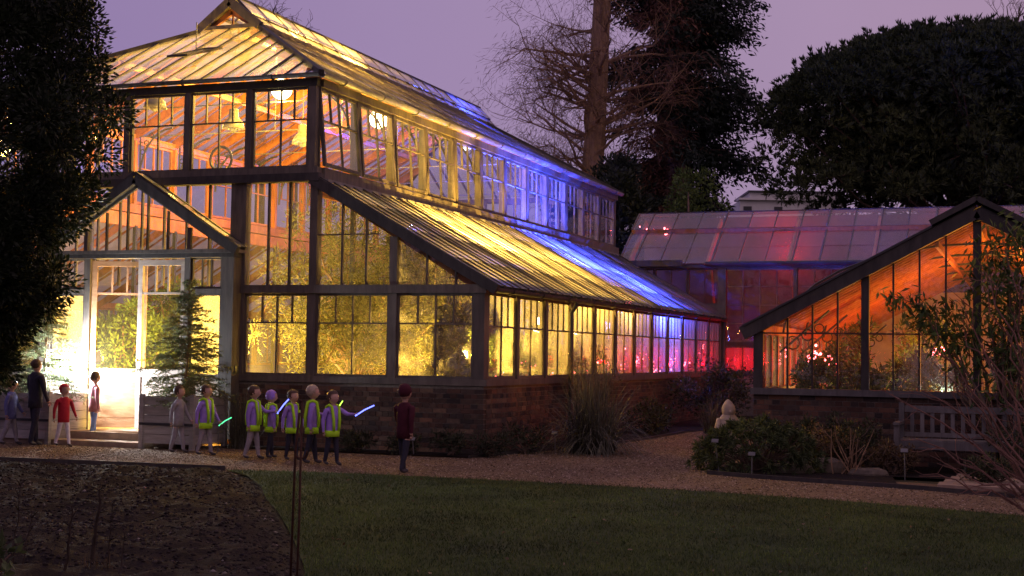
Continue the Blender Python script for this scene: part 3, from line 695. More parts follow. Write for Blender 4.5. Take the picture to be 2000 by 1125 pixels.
# door case, sidelights, doors
for x in (-14.80, -12.87): box_part(H, 'door_post', (x-.055, PY+.02, .18), (x+.055, PY+.14, 2.99), WOOD)
for a, b in ((-15.515, -14.857), (-12.813, -12.235)):
    box_part(H, 'porch_board', (a, PY+.05, .1), (b, PY+.08, 1.02), DOORW); box_part(H, 'sill', (a, PY+.01, 1.022), (b, PY+.12, 1.08), WOOD)
    window(H, (a, PY+.04, 1.081), (1, 0, 0), b-a, 1.33, 0, 0, 1, G_HOT, WOOD, .035, name='sidelight')
    box_part(H, 'porch_rail', (a, PY+.02, 2.412), (b, PY+.12, 2.488), WOOD)
    window(H, (a, PY+.04, 2.49), (1, 0, 0), b-a, .5, 0, 0, 3, G_CLEAR, WOOD, .03, name='toplight')
def door(hinge, rot, mirror):
    wd, ht = .90, 2.76; s = -1 if mirror else 1
    mb = MB(); d = .05; st = .085
    def bx(x0, x1, z0, z1, dd=0): mb.b2((s*x0, dd, z0), (s*x1, d-dd, z1))
    bx(0, st, 0, ht); bx(wd-st, wd, 0, ht); bx(st, wd-st, 0, .12, .002); bx(st, wd-st, .86, .98, .002); bx(st, wd-st, ht-.09, ht, .002); bx(st, wd-st, 2.2, 2.235, .006)
    iw = wd-2*st
    for k in (1, 2): x = st+iw*k/3; bx(x-.014, x+.014, 2.235, ht-.09, .008)
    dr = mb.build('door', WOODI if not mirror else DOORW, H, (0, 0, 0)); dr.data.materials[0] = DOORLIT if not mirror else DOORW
    dr.location = Vector(hinge)-WP[H.name]; dr.rotation_euler = (0, 0, rot); WP[dr.name] = V3(0, 0, 0)
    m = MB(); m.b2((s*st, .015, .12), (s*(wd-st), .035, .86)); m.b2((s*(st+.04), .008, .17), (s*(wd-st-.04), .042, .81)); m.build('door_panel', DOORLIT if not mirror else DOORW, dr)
    for k in range(3): MB().b2((s*(st+iw*k/3), .022, 2.235), (s*(st+iw*(k+1)/3), .027, ht-.09)).build('pane', G_CLEAR, dr)
    MB().b2((s*st, .022, .98), (s*(wd-st), .027, 2.2)).build('pane', G_CLEAR, dr)
    MB().ball((s*(wd-.05), -.04, 1.12), .028).tube([(s*(wd-.05), 0, 1.12), (s*(wd-.05), -.03, 1.12)], .012).build('handle', BRASS, dr)
DOORLIT = wood('lit_door_timber', (.36, .19, .09), (.56, .33, .17), (5, 5, 18), .5)  # left door leaf: the lamp light on it is put into the timber colour
BRASS = plain('brass', (.45, .32, .12), .35, .5, .8)
door((-14.735, PY+.06, .20), rad(24), False); door((-12.93, PY+.06, .20), 0, True)
box_part(H, 'doorstep', (-15.3, PY-.75, -.05), (-12.5, YF+.26, .185), SLAB)
box_part(H, 'doorstep', (-15.5, PY-1.15, -.06), (-12.9, PY-.752, .07), SLAB)
# ---------------------------------------------------------------- long range behind, running to the right
RY, RX0, RX1 = 36.95, -10.6, 7.0
rng = thing('glasshouse_range', 'long low glasshouse range behind, with dim pink glass roof and red lights inside', 'greenhouse', (-2, RY, 0))
box_part(rng, 'plinth', (XR+.1, RY, 0), (RX1, RY+.22, 1.05), MORTAR)
box_part(rng, 'sill', (XR+.1, RY-.05, 1.052), (RX1, RY+.22, 1.12), WOODD)
box_part(rng, 'floor', (RX0, RY+.23, -.1), (RX1, RY+2.6, .12), TILE)
box_part(rng, 'rear_wall', (RX0, RY+2.6, 0), (RX1, RY+2.8, 5.46), SLATE)
px = [XR+.02, -5.86, -4.05, -2.2, -.35, 1.5, 3.35, 5.2, 7.0]
for i, x in enumerate(px): box_part(rng, 'post', (x-(.11 if i == 0 else .05), RY-.04, 1.121), (x+(.11 if i == 0 else .05), RY+.12, 3.86), WOODD if i == 0 else WOOD)
for i in range(8):
    a, b = px[i]+(.11 if i == 0 else .05), px[i+1]-.05
    for z0, z1 in ((1.121, 1.82), (1.92, 3.86)):
        nz = max(1, round((z1-z0)/.49)); wd = b-a; mb = MB()
        mb.b2((0, 0, 0), (wd, .05, .05)); mb.b2((0, 0, z1-z0-.05), (wd, .05, z1-z0))
        for q in range(1, 4): mb.b2((wd*q/4-.011, .004, .05), (wd*q/4+.011, .046, z1-z0-.05))
        for q in range(1, nz): mb.b2((0, .008, (z1-z0)*q/nz-.009), (wd, .042, (z1-z0)*q/nz+.009))
        fr = mb.build('window', WOOD, rng, (a, RY+.02, z0)); fr.location = V3(a, RY+.02, z0)-WP[rng.name]
        fr.data.transform(Matrix.Translation(V3(a, RY+.02, z0)))
        for q in range(4):
            for k in range(nz):
                me = cached(('rp', z0, round(wd/4, 3), round((z1-z0)/nz, 3)), lambda: MB().b2((0, 0, 0), (wd/4-.004, .005, (z1-z0)/nz-.004)).mesh('pane', G_RANGE if z0 > 1.5 else G_MIST))
                p = bpy.data.objects.new('pane', me); COL.objects.link(p); p.parent = fr; p.location = (wd*q/4+.002, .022, (z1-z0)*k/nz+.002)
                p.rotation_euler = (R.uniform(-.006, .006), 0, R.uniform(-.006, .006))
    box_part(rng, 'rail', (a, RY-.01, 1.822), (b, RY+.1, 1.918), WOODD)
# upper wall behind the aisle roof
box_part(rng, 'wall_board', (RX0, RY+.02, 2.5), (XR-.09, RY+.1, 2.9), WOODD)
for i in range(3):
    a = -10.5+i*.9; window(rng, (a, RY+.02, 2.902), (1, 0, 0), .88, .95, 0, 0, 2, G_RANGE, WOODD, .035, name='upper_window')
box_part(rng, 'wall_plate', (RX0, RY-.06, 3.862), (RX1, RY+.12, 3.95), WOODD)
mb = MB(); mb.tube([(RX0+2.4, RY-.14, 3.97), (RX1, RY-.14, 3.97)], .06, 8); mb.build('gutter', IRON, rng, (0, RY, 3.97))
box_part(rng, 'lead_flashing', (-10.4, RY-.35, 3.90), (-8.8, RY-.22, 4.06), WOODD)
sl = V3(0, 2.2, 1.52); ll = sl.length
roof(rng, (RX0, RY-.12, 3.97), (1, 0, 0), sl, [(0, 0), (RX1-RX0, 0), (RX1-RX0, ll*.63), (0, ll*.63)], .70, .9, 'roof_pane', 'glazing_bar', G_RROOF, WOOD, (.03, .04), u0=-.25, heavy=4)
o2 = V3(RX0, RY-.12, 3.97)+sl*.66+V3(0, -.02, .05)
roof(rng, o2, (1, 0, 0), sl, [(0, 0), (RX1-RX0, 0), (RX1-RX0, ll*.34), (0, ll*.34)], .70, 1.2, 'roof_pane', 'glazing_bar', G_RROOF, WOOD, (.03, .04), u0=-.25, heavy=4)
bpart(rng, 'roof_rail', o2+V3(0, -.03, -.06), o2+V3(RX1-RX0, -.03, -.06), .06, .12, WOODI)
bpart(rng, 'ridge_cap', (RX0, RY+2.16, 5.53), (RX1, RY+2.16, 5.53), .16, .10, WOODD)
for i in range(9):
    x = RX0+.2+i*2.15; bpart(rng, 'rafter', (x, RY+.1, 3.86), (x, RY+2.1, 5.3), .06, .16, WOODI)
    bpart(rng, 'strut', (x, RY+1.5, 2.2), (x, RY+.7, 4.25), .05, .05, WOODI)
# ---------------------------------------------------------------- low gabled wing on the right
WY, WXL, WXA = 20.9, -3.92, -.79
wing = thing('glasshouse_wing', 'low dark gabled glasshouse wing glowing orange inside, on a brick base at the right', 'greenhouse', (WXA, WY, 0))
Wg = wing
brick_wall(Wg, (WXL, WY, 0), (1, 0, 0), 6.26, .975, 250)
box_part(Wg, 'sill', (WXL-.04, WY-.07, .977), (2.4, WY+.2, 1.07), PALEW)
box_part(Wg, 'side_plinth', (WXL, WY+.24, 0), (WXL+.2, 36.9, 1.07), MORTAR)
box_part(Wg, 'floor', (WXL+.21, WY+.24, -.1), (2.3, 36.9, .15), TILE)
WS = (3.66-2.0)/(WXA-WXL)
def wz(x): return 3.66-WS*abs(x-WXA)
for a, b in ((-3.92, -3.78), (-2.375, -2.265), (-.845, -.735), (.68, .79), (2.2, 2.34)): box_part(Wg, 'post', (a, WY-.03, 1.071), (b, WY+.09, wz((a+b)/2)-.12), WOODD)
mx_ = [-3.78, -3.43, -3.07, -2.71, -2.375]; m2_ = [-2.265, -1.93, -1.57, -1.21, -.845]; m3_ = [-.735, -.38, -.02, .33, .68]
for ms in (mx_, m2_, m3_):
    for i in range(4):
        a, b = ms[i], ms[i+1]; y = WY+.03
        MB().b2((a+.003, y, 1.074), (b-.003, y+.005, 1.862)).build('pane', G_WING, Wg, (a, y, 1.07))
        MB().prism([(a+.003, y, 1.885), (b-.003, y, 1.885), (b-.003, y, wz(b)-.1), (a+.003, y, wz(a)-.1)], (0, 1, 0), .005).build('pane', G_WING, Wg, (a, y, 1.9))
        if i: bpart(Wg, 'mullion', (a, y, 1.071), (a, y, wz(a)-.12), .026, .05, WOODD, (0, 1, 0))
    box_part(Wg, 'transom', (ms[0], WY+.005, 1.864), (ms[-1], WY+.06, 1.886), WOODD)
for s, xe in ((1, 2.5), (-1, WXL-.16)):
    bpart(Wg, 'barge_board', (WXA, WY-.05, 3.60), (xe, WY-.05, wz(xe)-.05), .12, .20, WOODD)
    bpart(Wg, 'barge_capping', (WXA, WY-.06, 3.715), (xe-.02*s, WY-.06, wz(xe)+.065), .16, .03, IRON)
    bpart(Wg, 'ridge_vent_board', (WXA, WY-.07, 3.76), (WXA+s*.62, WY-.07, wz(WXA+.62)+.10), .14, .11, WOODD)
    v = V3(WXA-xe, 0, 3.66-wz(xe))
    roof(Wg, (xe, WY, wz(xe)), (0, 1, 0), v, [(0, 0), (11.5, 0), (11.5, v.length), (0, v.length)], .36, 1.3, 'blind_lining', 'glazing_bars', BLIND, WOODI, (.03, .07), stuff=True)
bpart(Wg, 'ridge_beam', (WXA, WY+.1, 3.50), (WXA, 32.3, 3.50), .06, .16, WOODI)
for s in (-1, 1):
    bpart(Wg, 'purlin', (WXA+s*.55, WY+.1, 3.16), (WXA+s*.55, 32.3, 3.16), .05, .09, WOODI)
    bpart(Wg, 'wall_plate', (WXA+s*3.05, WY+.1, 1.93), (WXA+s*3.05, 32.3, 1.93), .12, .14, WOODI)
for k in range(5):
    y = WY+1.2+k*2.2
    for s in (-1, 1):
        arc = [(WXA+s*2.9*math.sin(t), y, 1.9+1.35*math.cos(t)) for t in [i*math.pi/2/8 for i in range(9)]]
        MB().tube(arc, .02, 5).build('roof_arch', IRON, Wg, arc[0])
        mb = MB()
        for r_, q in ((.10, 0), (.085, .22), (.07, .40)):
            mb.tube([(WXA+s*(2.75-q)+r_*math.cos(t), y, 1.75+q*.55+r_*math.sin(t)) for t in [j*math.pi/6 for j in range(13)]], .012, 4)
        mb.tube([(WXA+s*2.95, y, 1.6), (WXA+s*2.2, y, 2.25)], .018, 5); mb.build('scroll_bracket', IRON, Wg, (WXA+s*2.9, y, 1.7))
box_part(Wg, 'back_wall', (WXL+.05, 32.4, .1), (2.3, 32.6, 3.0), PLAST)
for i in range(20):
    y = WY+.5+i*.58; box_part(Wg, 'side_window_bar', (WXL+.02, y, 1.071), (WXL+.08, y+.05, 1.95), WOODI)
for i in range(8):
    y = WY+.3+i*1.45; MB().b2((WXL+.045, y, 1.075), (WXL+.05, y+1.44, 1.94)).build('side_pane', G_MIST, Wg, (WXL, y, 1.08))
# ---------------------------------------------------------------- lamps
YEL = (1.0, .57, .085); WARM = (1.0, .74, .28); BLU = (.035, .065, 1.0); RED = (1.0, .002, .012); ORA = (1.0, .33, .03); COOL = (.86, .90, 1.0)
E_Y = emit('lamp_glow_yellow', (1, .80, .35), 30); E_W = emit('lamp_glow_white', (.95, .97, 1), 20); E_B = emit('lamp_glow_blue', (.25, .35, 1), 12)
E_R = emit('lamp_glow_red', (1, .10, .12), 26); E_O = emit('lamp_glow_orange', (1, .45, .1), 8)
LAMPM = plain('lamp_enamel', (.24, .22, .18), .4, .5, .1)
def pendant(loc, label, glow=None, s=1.0, group='pendant lamps in the roof'):
    t = thing('pendant_lamp', label, 'lamp', loc, 0, group, local=True)
    mb = MB(); mb.lathe([(.30, .05), (.28, .085), (.14, .09), (.13, .10), (.05, .17), (-.06, .20), (-.06, .19), (.04, .16), (.12, .09)], (0, 0, 0), 20); mb.build('lamp_shade', LAMPM, t, smooth=True)
    s = min(EV+SN*(hw-abs(loc[0]-XC)), EV+SN*(loc[1]-Y0r))-.06-loc[2]-.3
    mb = MB(); mb.tube([(0, 0, .3), (0, 0, .30+max(.05, s))], .01, 5); mb.tube([(.035*math.cos(a), 0, .34+.035*math.sin(a)) for a in [i*math.pi/5 for i in range(11)]], .006, 4); mb.build('hanging_rod', STEEL, t)
    mb = MB(); mb.ball((0, 0, -.02), .10, 12); mb.build('bulb', glow or LAMPM, t, smooth=True)
    return t
def floodlight(loc, aim, label, col, power, glow, group, size=.16, spot=None, lx=None, r=.1):
    loc = Vector(loc); d = (Vector(aim)-loc).normalized()
    t = thing('floodlight', label, 'lamp', loc, 0, group, local=True)
    q = d.to_track_quat('Y', 'Z').to_matrix(); s = size
    mb = MB(); mb.box(q @ V3(0, -.06, 0), (s, .12, s*.8), q); mb.build('lamp_body', IRON, t)
    mb = MB(); mb.box(q @ V3(0, .006, 0), (s*.9, .01, s*.7), q); mb.build('lamp_lens', glow, t)
    mb = MB(); mb.tube([(0, 0, -s*.4), (0, 0, -.3)], .015, 5); mb.tube([(-s*.6, 0, 0), (-s*.6, 0, -s*.55), (s*.6, 0, -s*.55), (s*.6, 0, 0)], .01, 4); mb.build('bracket', IRON, t)
    l = point_light('floodlight_beam', d*.1, col, power, r, None, spot, d*2 if spot else None, .6); l.parent = t
    if spot: l.rotation_euler = d.to_track_quat('-Z', 'Y').to_euler()
    return t
# nave lamps up in the roof
pendant(at(303, 205, 24.3), 'unlit bell lamp at the left end of the upper front windows', s=1.1)
pendant(at(456, 245, 25.2), 'unlit bell lamp hanging behind the second upper front window', s=1.3)
pendant(at(591, 275, 26.0), 'unlit bell lamp nearest the upper front corner post', s=1.4)
def globe(loc, label, glow, col, power, r=.17, group='lit globe lamps in the clerestory'):
    t = thing('globe_lamp', label, 'lamp', loc, 0, group, local=True)
    MB().ball((0, 0, 0), r, 20).build('globe', glow, t, smooth=True)
    MB().lathe([(r*.8, .07), (r*1.1, .06), (r*1.3, .05)], (0, 0, 0), 12).tube([(0, 0, r*1.3), (0, 0, r*1.3+max(.05, min(EV+SN*(hw-abs(loc[0]-XC)), EV+SN*(loc[1]-Y0r))-.06-loc[2]-r*1.3))], .012, 5).build('lamp_fitting', LAMPM, t)
    return t
g1 = at(550, 174, 23.3); globe(g1, 'bright white globe lamp glowing at the front roof gutter', E_Y, YEL, 0)
g2 = at(741, 232, 26.0); globe(g2, 'bright round lamp behind the second side clerestory window', E_Y, YEL, 0, .18)
g3 = at(912, 283, 29.5); globe(g3, 'small pale globe lamp behind the fifth side clerestory window', emit('lamp_glow_pale', (.8, .8, 1), 4), BLU, 0, .12)
# yellow lamps: towards the aisle roof, and under the nave roof
def wash(loc, aim, label, col, power, glow, cone=125):
    return floodlight(loc, aim, label, col, power, glow, FG, .2, cone, r=.06)
FG = 'floodlights inside the glasshouse'
def up(x, y, z, label, col, power, glow): return floodlight((XN+x, y, z), (XN+x+.25, y+.1, z+1), label, col, power, glow, FG, .16, 168, r=.06)
up(.75, 23.3, 3.0, 'yellow floodlight high in the aisle below the second clerestory window', YEL, 4600, E_Y)
up(.80, 25.0, 2.95, 'yellow floodlight high in the aisle below the fourth clerestory window', YEL, 4000, E_Y)
floodlight((-8.75, 21.45, 1.5), (-8.6, 20.3, 1.7), 'yellow floodlight behind the dark shrub at the right end of the front windows', YEL, 620, E_Y, FG, .14, r=.06)
up(1.2, 27.2, 2.85, 'yellow floodlight high in the aisle below the middle clerestory windows', YEL, 1500, E_Y)
up(.80, 29.8, 2.95, 'blue floodlight high in the aisle below the blue clerestory windows', BLU, 14000, E_B)
up(1.75, 25.6, 1.95, 'yellow floodlight on a low stand in the aisle below the roof middle', YEL, 900, E_Y)
up(1.75, 28.0, 1.95, 'yellow floodlight on a low stand just before the blue part of the aisle', YEL, 800, E_Y)
up(1.75, 31.0, 1.95, 'blue floodlight on a low stand in the aisle', BLU, 9000, E_B)
up(1.5, 32.3, 2.65, 'blue floodlight low under the far aisle roof', BLU, 5500, E_B)
wash((XN-1.3, 29.1, 4.50), (XN-.1, 29.3, 5.4), 'small blue floodlight on a beam at the first blue clerestory window', BLU, 3200, E_B, 150)
wash((XN-1.3, 31.4, 4.50), (XN-.1, 31.0, 5.4), 'small blue floodlight on the clerestory sill, aimed up', BLU, 4200, E_B, 150)
point_light('nave_light', V3(-12.2, 21.4, 5.75), YEL, 420, .12)  # bare point lights inside the nave, set apart from the globe lamps
point_light('nave_light', V3(XN-1.1, 22.2, 6.1), YEL, 260, .12)
point_light('nave_light', V3(-13.4, 25.0, 6.5), YEL, 520, .2)
point_light('nave_light', V3(-13.4, 28.0, 6.5), YEL, 260, .2)
point_light('nave_light', V3(-13.7, 26.6, 7.35), YEL, 900, .1)
point_light('nave_light', V3(-13.7, 24.2, 7.35), YEL, 900, .1)
point_light('nave_light', V3(-13.7, 33.0, 7.2), BLU, 1100, .1)
point_light('nave_light', V3(-14.9, 23.0, 5.5), YEL, 350, .2)
# floor floods
def fl(loc, aim, label, col, power, glow, s=.24, r=.15): floodlight(loc, aim, label, col, power, glow, FG, s, r=r)
fl((-12.5, 20.45, 1.30), (-11.3, 23.5, 2.2), 'yellow floodlight on the floor behind the right porch window', YEL, 1200, E_Y)
fl((-15.15, 20.45, 1.38), (-14.5, 23.5, 2.0), 'yellow floodlight on the floor behind the left porch window', YEL, 900, E_Y)
fl((-15.2, 21.5, .6), (-16, 23, 2.2), 'yellow floodlight among the plants facing the door', YEL, 700, E_Y)
fl((-10.2, 22.9, .75), (-9.6, 21.5, 2.2), 'yellow floodlight behind the acacia in the side aisle', YEL, 1100, E_Y)
fl((-9.7, 24.6, 2.2), (-9.0, 23.0, 1.9), 'yellow floodlight in the middle of the side aisle', YEL, 900, E_Y, .2)
fl((-9.6, 27.6, 2.2), (-8.6, 27.0, 1.9), 'yellow floodlight further along the side aisle', YEL, 150, E_Y, .2)
fl((-9.3, 31.6, 2.2), (-8.4, 31.6, 2.0), 'blue floodlight in the far part of the side aisle', (.13, .2, 1), 420, E_B, .2)
for i in range(13):
    y = 24.3+i*.98; point_light('red_glow', (-8.22, y, 1.45), RED, (6 if i < 3 else 17 if i < 10 else 24), .05)
for x in (-7.3, -6.4, -5.4, -4.5): point_light('red_glow', (x, 37.4, 1.35), RED, 18, .05)
point_light('red_glow', (-6.6, 38.3, .8), RED, 90, .3); point_light('red_glow', (-6.4, 39.0, 4.4), RED, 90, .3); point_light('red_glow', (-1.5, 39.0, 4.4), RED, 60, .3)
floodlight((-14.88, 19.25, 1.25), (-13.9, 19.0, 0), 'small white floodlight at the left of the porch door', COOL, 1300, E_W, 'white floodlights outdoors', .14, r=.08)
# wing
floodlight((-.1, 24.2, 1.5), (-2.4, 26.5, 2.6), 'orange floodlight inside the low wing', ORA, 780, E_O, 'floodlights inside the low wing', .2, r=.2)
floodlight((-1.25, 22.4, .95), (-1.9, 22.9, 1.3), 'white spotlight among plants behind the wing glass', COOL, 40, E_W, 'floodlights inside the low wing', .12, r=.05)
floodlight((-2.1, 23.1, .75), (-2.4, 24, 1.2), 'greenish yellow floodlight at the floor of the wing', (1, .75, .2), 120, E_Y, 'floodlights inside the low wing', .12, r=.1)
point_light('red_glow', (-2.9, 26.5, 1.4), RED, 90, .1); point_light('red_glow', (-2.55, 23.6, 1.6), RED, 16, .1); point_light('red_glow', (-2.3, 22.9, 1.55), RED, 14, .1); point_light('red_glow', (-1.3, 23.0, 1.7), RED, 12, .1); point_light('red_glow', (-3.3, 23.6, 1.5), RED, 16, .1)
# red fairy lights
def fairy(label, pts, n, r=.016, drop=.1):
    t = thing('fairy_lights', label, 'string lights', pts[0], 0, 'strings of red fairy lights', local=False)
    pts = [Vector(p) for p in pts]; path = []
    for a, b in zip(pts, pts[1:]):
        for k in range(12):
            u = k/12; path.append(a.lerp(b, u)-V3(0, 0, drop*4*u*(1-u))+V3(R.uniform(-.05, .05), R.uniform(-.05, .05), R.uniform(-.05, .05)))
    path.append(pts[-1]); MB().tube(path, .004, 3).build('cable', IRON, t)
    mb = MB()
    for k in range(n):
        p = path[int((len(path)-1)*(k+.5)/n)]+V3(R.uniform(-.06, .06), R.uniform(-.06, .06), R.uniform(-.10, .03)); mb.ball(p, r*R.uniform(.7, 1.4), 6)
    mb.build('bulb', E_R, t, kind='stuff'); return t
fairy('red fairy lights along the aisle bench behind the middle side windows', [(-8.4, 24.2, 1.25), (-8.3, 26, 1.15), (-8.4, 28, 1.45), (-8.3, 30, 1.35), (-8.5, 31.6, 1.6)], 70)
fairy('red fairy lights draped behind the blue lit side windows', [(-8.3, 29.2, 1.75), (-8.2, 31, 1.6), (-8.3, 32.2, 1.2), (-8.2, 33.5, 1.5)], 34, .014)
fairy('red fairy lights zigzagging behind the last side windows', [(-8.1, 32.4, 1.2), (-8.1, 33.4, 1.8), (-8.1, 34, 1.3), (-8.1, 35, 1.75), (-8.1, 36.2, 1.9)], 30, .015)
fairy('red fairy lights low behind the first side windows', [(-8.3, 20.7, 1.25), (-8.5, 22, 1.2), (-8.4, 23, 1.5), (-8.4, 24, 1.35)], 26, .011)
fairy('red fairy lights falling behind the low red panel beside the wing', [at(1440, 672, 40.4), at(1452, 700, 40.4), at(1478, 725, 40.4)], 14, .024, .02)
fairy('red fairy lights under the left part of the range roof', [at(1255, 440, 40.6), at(1300, 448, 40.6), at(1305, 443, 40.6)], 16, .024)
fairy('red fairy lights under the middle of the range roof', [at(1395, 445, 40.6), at(1420, 438, 40.6), at(1460, 436, 40.6), at(1490, 440, 40.6)], 16, .024)
fairy('red fairy lights under the right part of the range roof', [at(1665, 437, 40.6), at(1674, 432, 40.6), at(1680, 438, 40.6)], 5, .03)
fairy('red fairy lights in a bunch behind the tall middle mullion of the wing', [at(1583, 690, 24.5), at(1590, 676, 24.5), at(1594, 695, 24.5), at(1600, 690, 24.5)], 20, .018)
fairy('red fairy lights in a bunch just right of the wing middle post', [at(1612, 685, 23.6), at(1622, 695, 23.6), at(1630, 700, 23.6)], 16, .018)
fairy('red fairy lights high in the leaves at the right of the wing', [at(1818, 670, 23.8), at(1828, 676, 23.8), at(1836, 668, 23.8)], 14, .016)
# ---------------------------------------------------------------- plants
def ony(px, py, Y):
    v = FWD+RT*((px-1000)/2778)+UP*((562.5-py)/2778); return V3(0, 0, EYE)+v*(Y/v.y)
def gnd(px, Y):
    """ground point (z=0) at depth Y straight below photo column px"""
    p = ony(px, 690, Y); return V3(p.x, p.y, 0)
def cloud(cs, rs, n, L, Wd, out=.6, upb=.2, shell=.5, sag=0.):
    """n leaves spread over clumps (centres cs, radii rs)"""
    cs = np.asarray(cs, float); rs = np.asarray(rs, float)
    if rs.ndim == 1: rs = np.repeat(rs[:, None], 3, 1)
    wts = np.prod(rs, 1)**(2/3); k = NR.choice(len(cs), n, p=wts/wts.sum())
    d = rand_dirs(n); t = NR.uniform(0, 1, n)**shell
    P = cs[k]+d*rs[k]*t[:, None]
    D = d*out+NR.normal(size=(n, 3))*(1-out)*.7+np.array([0, 0, upb])
    return leaves(P, D, L*NR.uniform(.6, 1.3, n), Wd*NR.uniform(.7, 1.2, n), sag)
def join(*A):
    V_, Q_, o = [], [], 0
    for v, q in A: V_.append(v); Q_.append(q+o); o += len(v)
    return np.concatenate(V_), np.concatenate(Q_)
def wig(a, b, n, amp, sag=0):
    a = Vector(a); b = Vector(b); L = (b-a).length; out = []
    for i in range(n+1):
        u = i/n; p = a.lerp(b, u); f = math.sin(math.pi*u)
        out.append(p+V3(R.gauss(0, amp*L), R.gauss(0, amp*L), R.gauss(0, amp*L))*(0 if i in (0, n) else 1)-V3(0, 0, sag*L*f))
    return out
def clump_centres(c, r, n, shell=.33, zmin=-1):
    c = np.asarray(c, float); r = np.asarray(r, float); out = []
    while len(out) < n:
        d = rand_dirs(1)[0]*NR.uniform(0, 1)**shell
        if d[2] >= zmin: out.append(c+d*r)
    return np.array(out)
def shrub(name, label, cat, base, size, n, L, Wd, mat, stems=5, nc=26, cr=.3, group=None, bark=BARK, z0=.25, **k):
    base = Vector(base); t = thing(name, label, cat, base, 0, group)
    rx, ry, h = size; c = np.array(base)+[0, 0, h*(z0+(1-z0)/2)]; r = np.array([rx, ry, h*(1-z0)/2])
    cs = clump_centres(c, r*.85, nc); mb = MB()
    for i in range(stems):
        q = Vector(cs[i % len(cs)]); mb.tube(wig(base+V3(R.uniform(-.1, .1)*rx, R.uniform(-.1, .1)*ry, -.02), q, 5, .05), [.03*h**.5*(1-.13*j) for j in range(6)], 5)
        for _ in range(2): mb.tube(wig(base.lerp(q, R.uniform(.4, .8)), Vector(cs[R.randrange(len(cs))]), 3, .05), [.012, .009, .006, .004], 4)
    mb.build('stem', bark, t)
    Vv, Q = cloud(cs, [cr*min(rx, ry, h)*R.uniform(.7, 1.3) for _ in cs], n, L, Wd, **k)
    me = np_mesh('foliage', Vv-np.array(base), Q, mat); link('foliage', me, t, base)
    return t
def tree_bare(mb, p, d, L, r, depth, tw, droop=.0):
    n = 5; pts = [Vector(p)]; q = Vector(p); dd = Vector(d).normalized()
    for i in range(n):
        dd = (dd+V3(R.gauss(0, .16), R.gauss(0, .16), R.gauss(0, .12)+droop)).normalized(); q = q+dd*L/n; pts.append(q.copy())
    mb.tube(pts, [max(.008, r*(1-.14*i)) for i in range(n+1)], 5 if r > .05 else 3, cap=False)
    if depth == 0:
        tw.append((pts[-1], dd)); tw.append((pts[3], dd)); return
    for i in range(R.choice((4, 5)) if depth > 1 else 4):
        k = R.randrange(1, n+1); s = dd.cross(V3(R.gauss(0, 1), R.gauss(0, 1), R.gauss(0, 1))).normalized()
        tree_bare(mb, pts[k], (dd*.75+s*R.uniform(.5, .95)+V3(0, 0, droop)).normalized(), L*R.uniform(.42, .68), r*.5*(1-.08*k), depth-1, tw, droop)
# --- dark yew hanging into the frame at the left
yb = V3(-6.75-.0, 0, 0); yb = gnd(-70, 15.2)
yew = thing('yew_tree', 'big black evergreen tree in the left foreground', 'tree', yb)
mb = MB(); mb.tube(wig(yb, yb+V3(.0, .1, 7.5), 7, .01), [.22-.022*i for i in range(8)], 8)
prof = [(4.9, 320), (4.5, 345), (4.2, 325), (3.9, 285), (3.6, 250), (3.1, 195), (2.8, 165), (2.5, 190), (2.2, 150), (1.9, 120), (1.65, 70), (1.2, 40)]
cs, rs = [], []
for i in range(540):
    z = R.uniform(1.15, 6.8); px = np.interp(-z, [-q[0] for q in prof], [q[1] for q in prof]) if z < 4.9 else 250
    rr = (px+70)/185*.90; a = R.uniform(0, 2*math.pi); t = R.uniform(.25, 1)**.5
    cs.append((yb.x+math.cos(a)*rr*t, yb.y+math.sin(a)*rr*t, z)); rs.append(R.uniform(.16, .36))
    if i < 60: mb.tube(wig((yb.x, yb.y, max(.5, z-.3)), cs[-1], 4, .04), [.03, .02, .015, .01, .006], 4)
mb.build('trunk', BARK, yew)
Vv, Q = cloud(cs, rs, 160000, .085, .034, .75, .05, .5); link('foliage', np_mesh('foliage', Vv-np.array(yb), Q, LF_YEW), yew, yb)
# --- potted spruces and their tubs
def tub(x, y, wd, ht, label):
    t = thing('planter_tub', label, 'planter', (x, y, -.01), 0, 'square timber tubs at the porch', local=True); h = wd/2
    for i in (-1, 1):
        for j in (-1, 1): MB().b2((i*h-.035, j*h-.035, 0), (i*h+.035, j*h+.035, ht+.03)).build('corner_post', TUBW, t)
    nb = 5; bh = (ht-.08)/nb
    for k in range(nb):
        z0, z1 = .08+k*bh+.004, .08+(k+1)*bh-.004; o = R.uniform(-.004, .004)
        for j in (-1, 1):
            MB().b2((-h+.036, j*(h-.005)-.014+o, z0), (h-.036, j*(h-.005)+.014+o, z1)).build('board', TUBW, t)
            MB().b2((j*(h-.005)-.014+o, -h+.036, z0), (j*(h-.005)+.014+o, h-.036, z1)).build('board', TUBW, t)
    MB().b2((-h+.03, -h+.03, ht-.1), (h-.03, h-.03, ht-.06)).build('compost', SOIL, t)
    MB().b2((-h-.03, -h-.036, ht*.45), (h+.03, -h-.030, ht*.5)).build('iron_strap', IRON, t)
    return ht
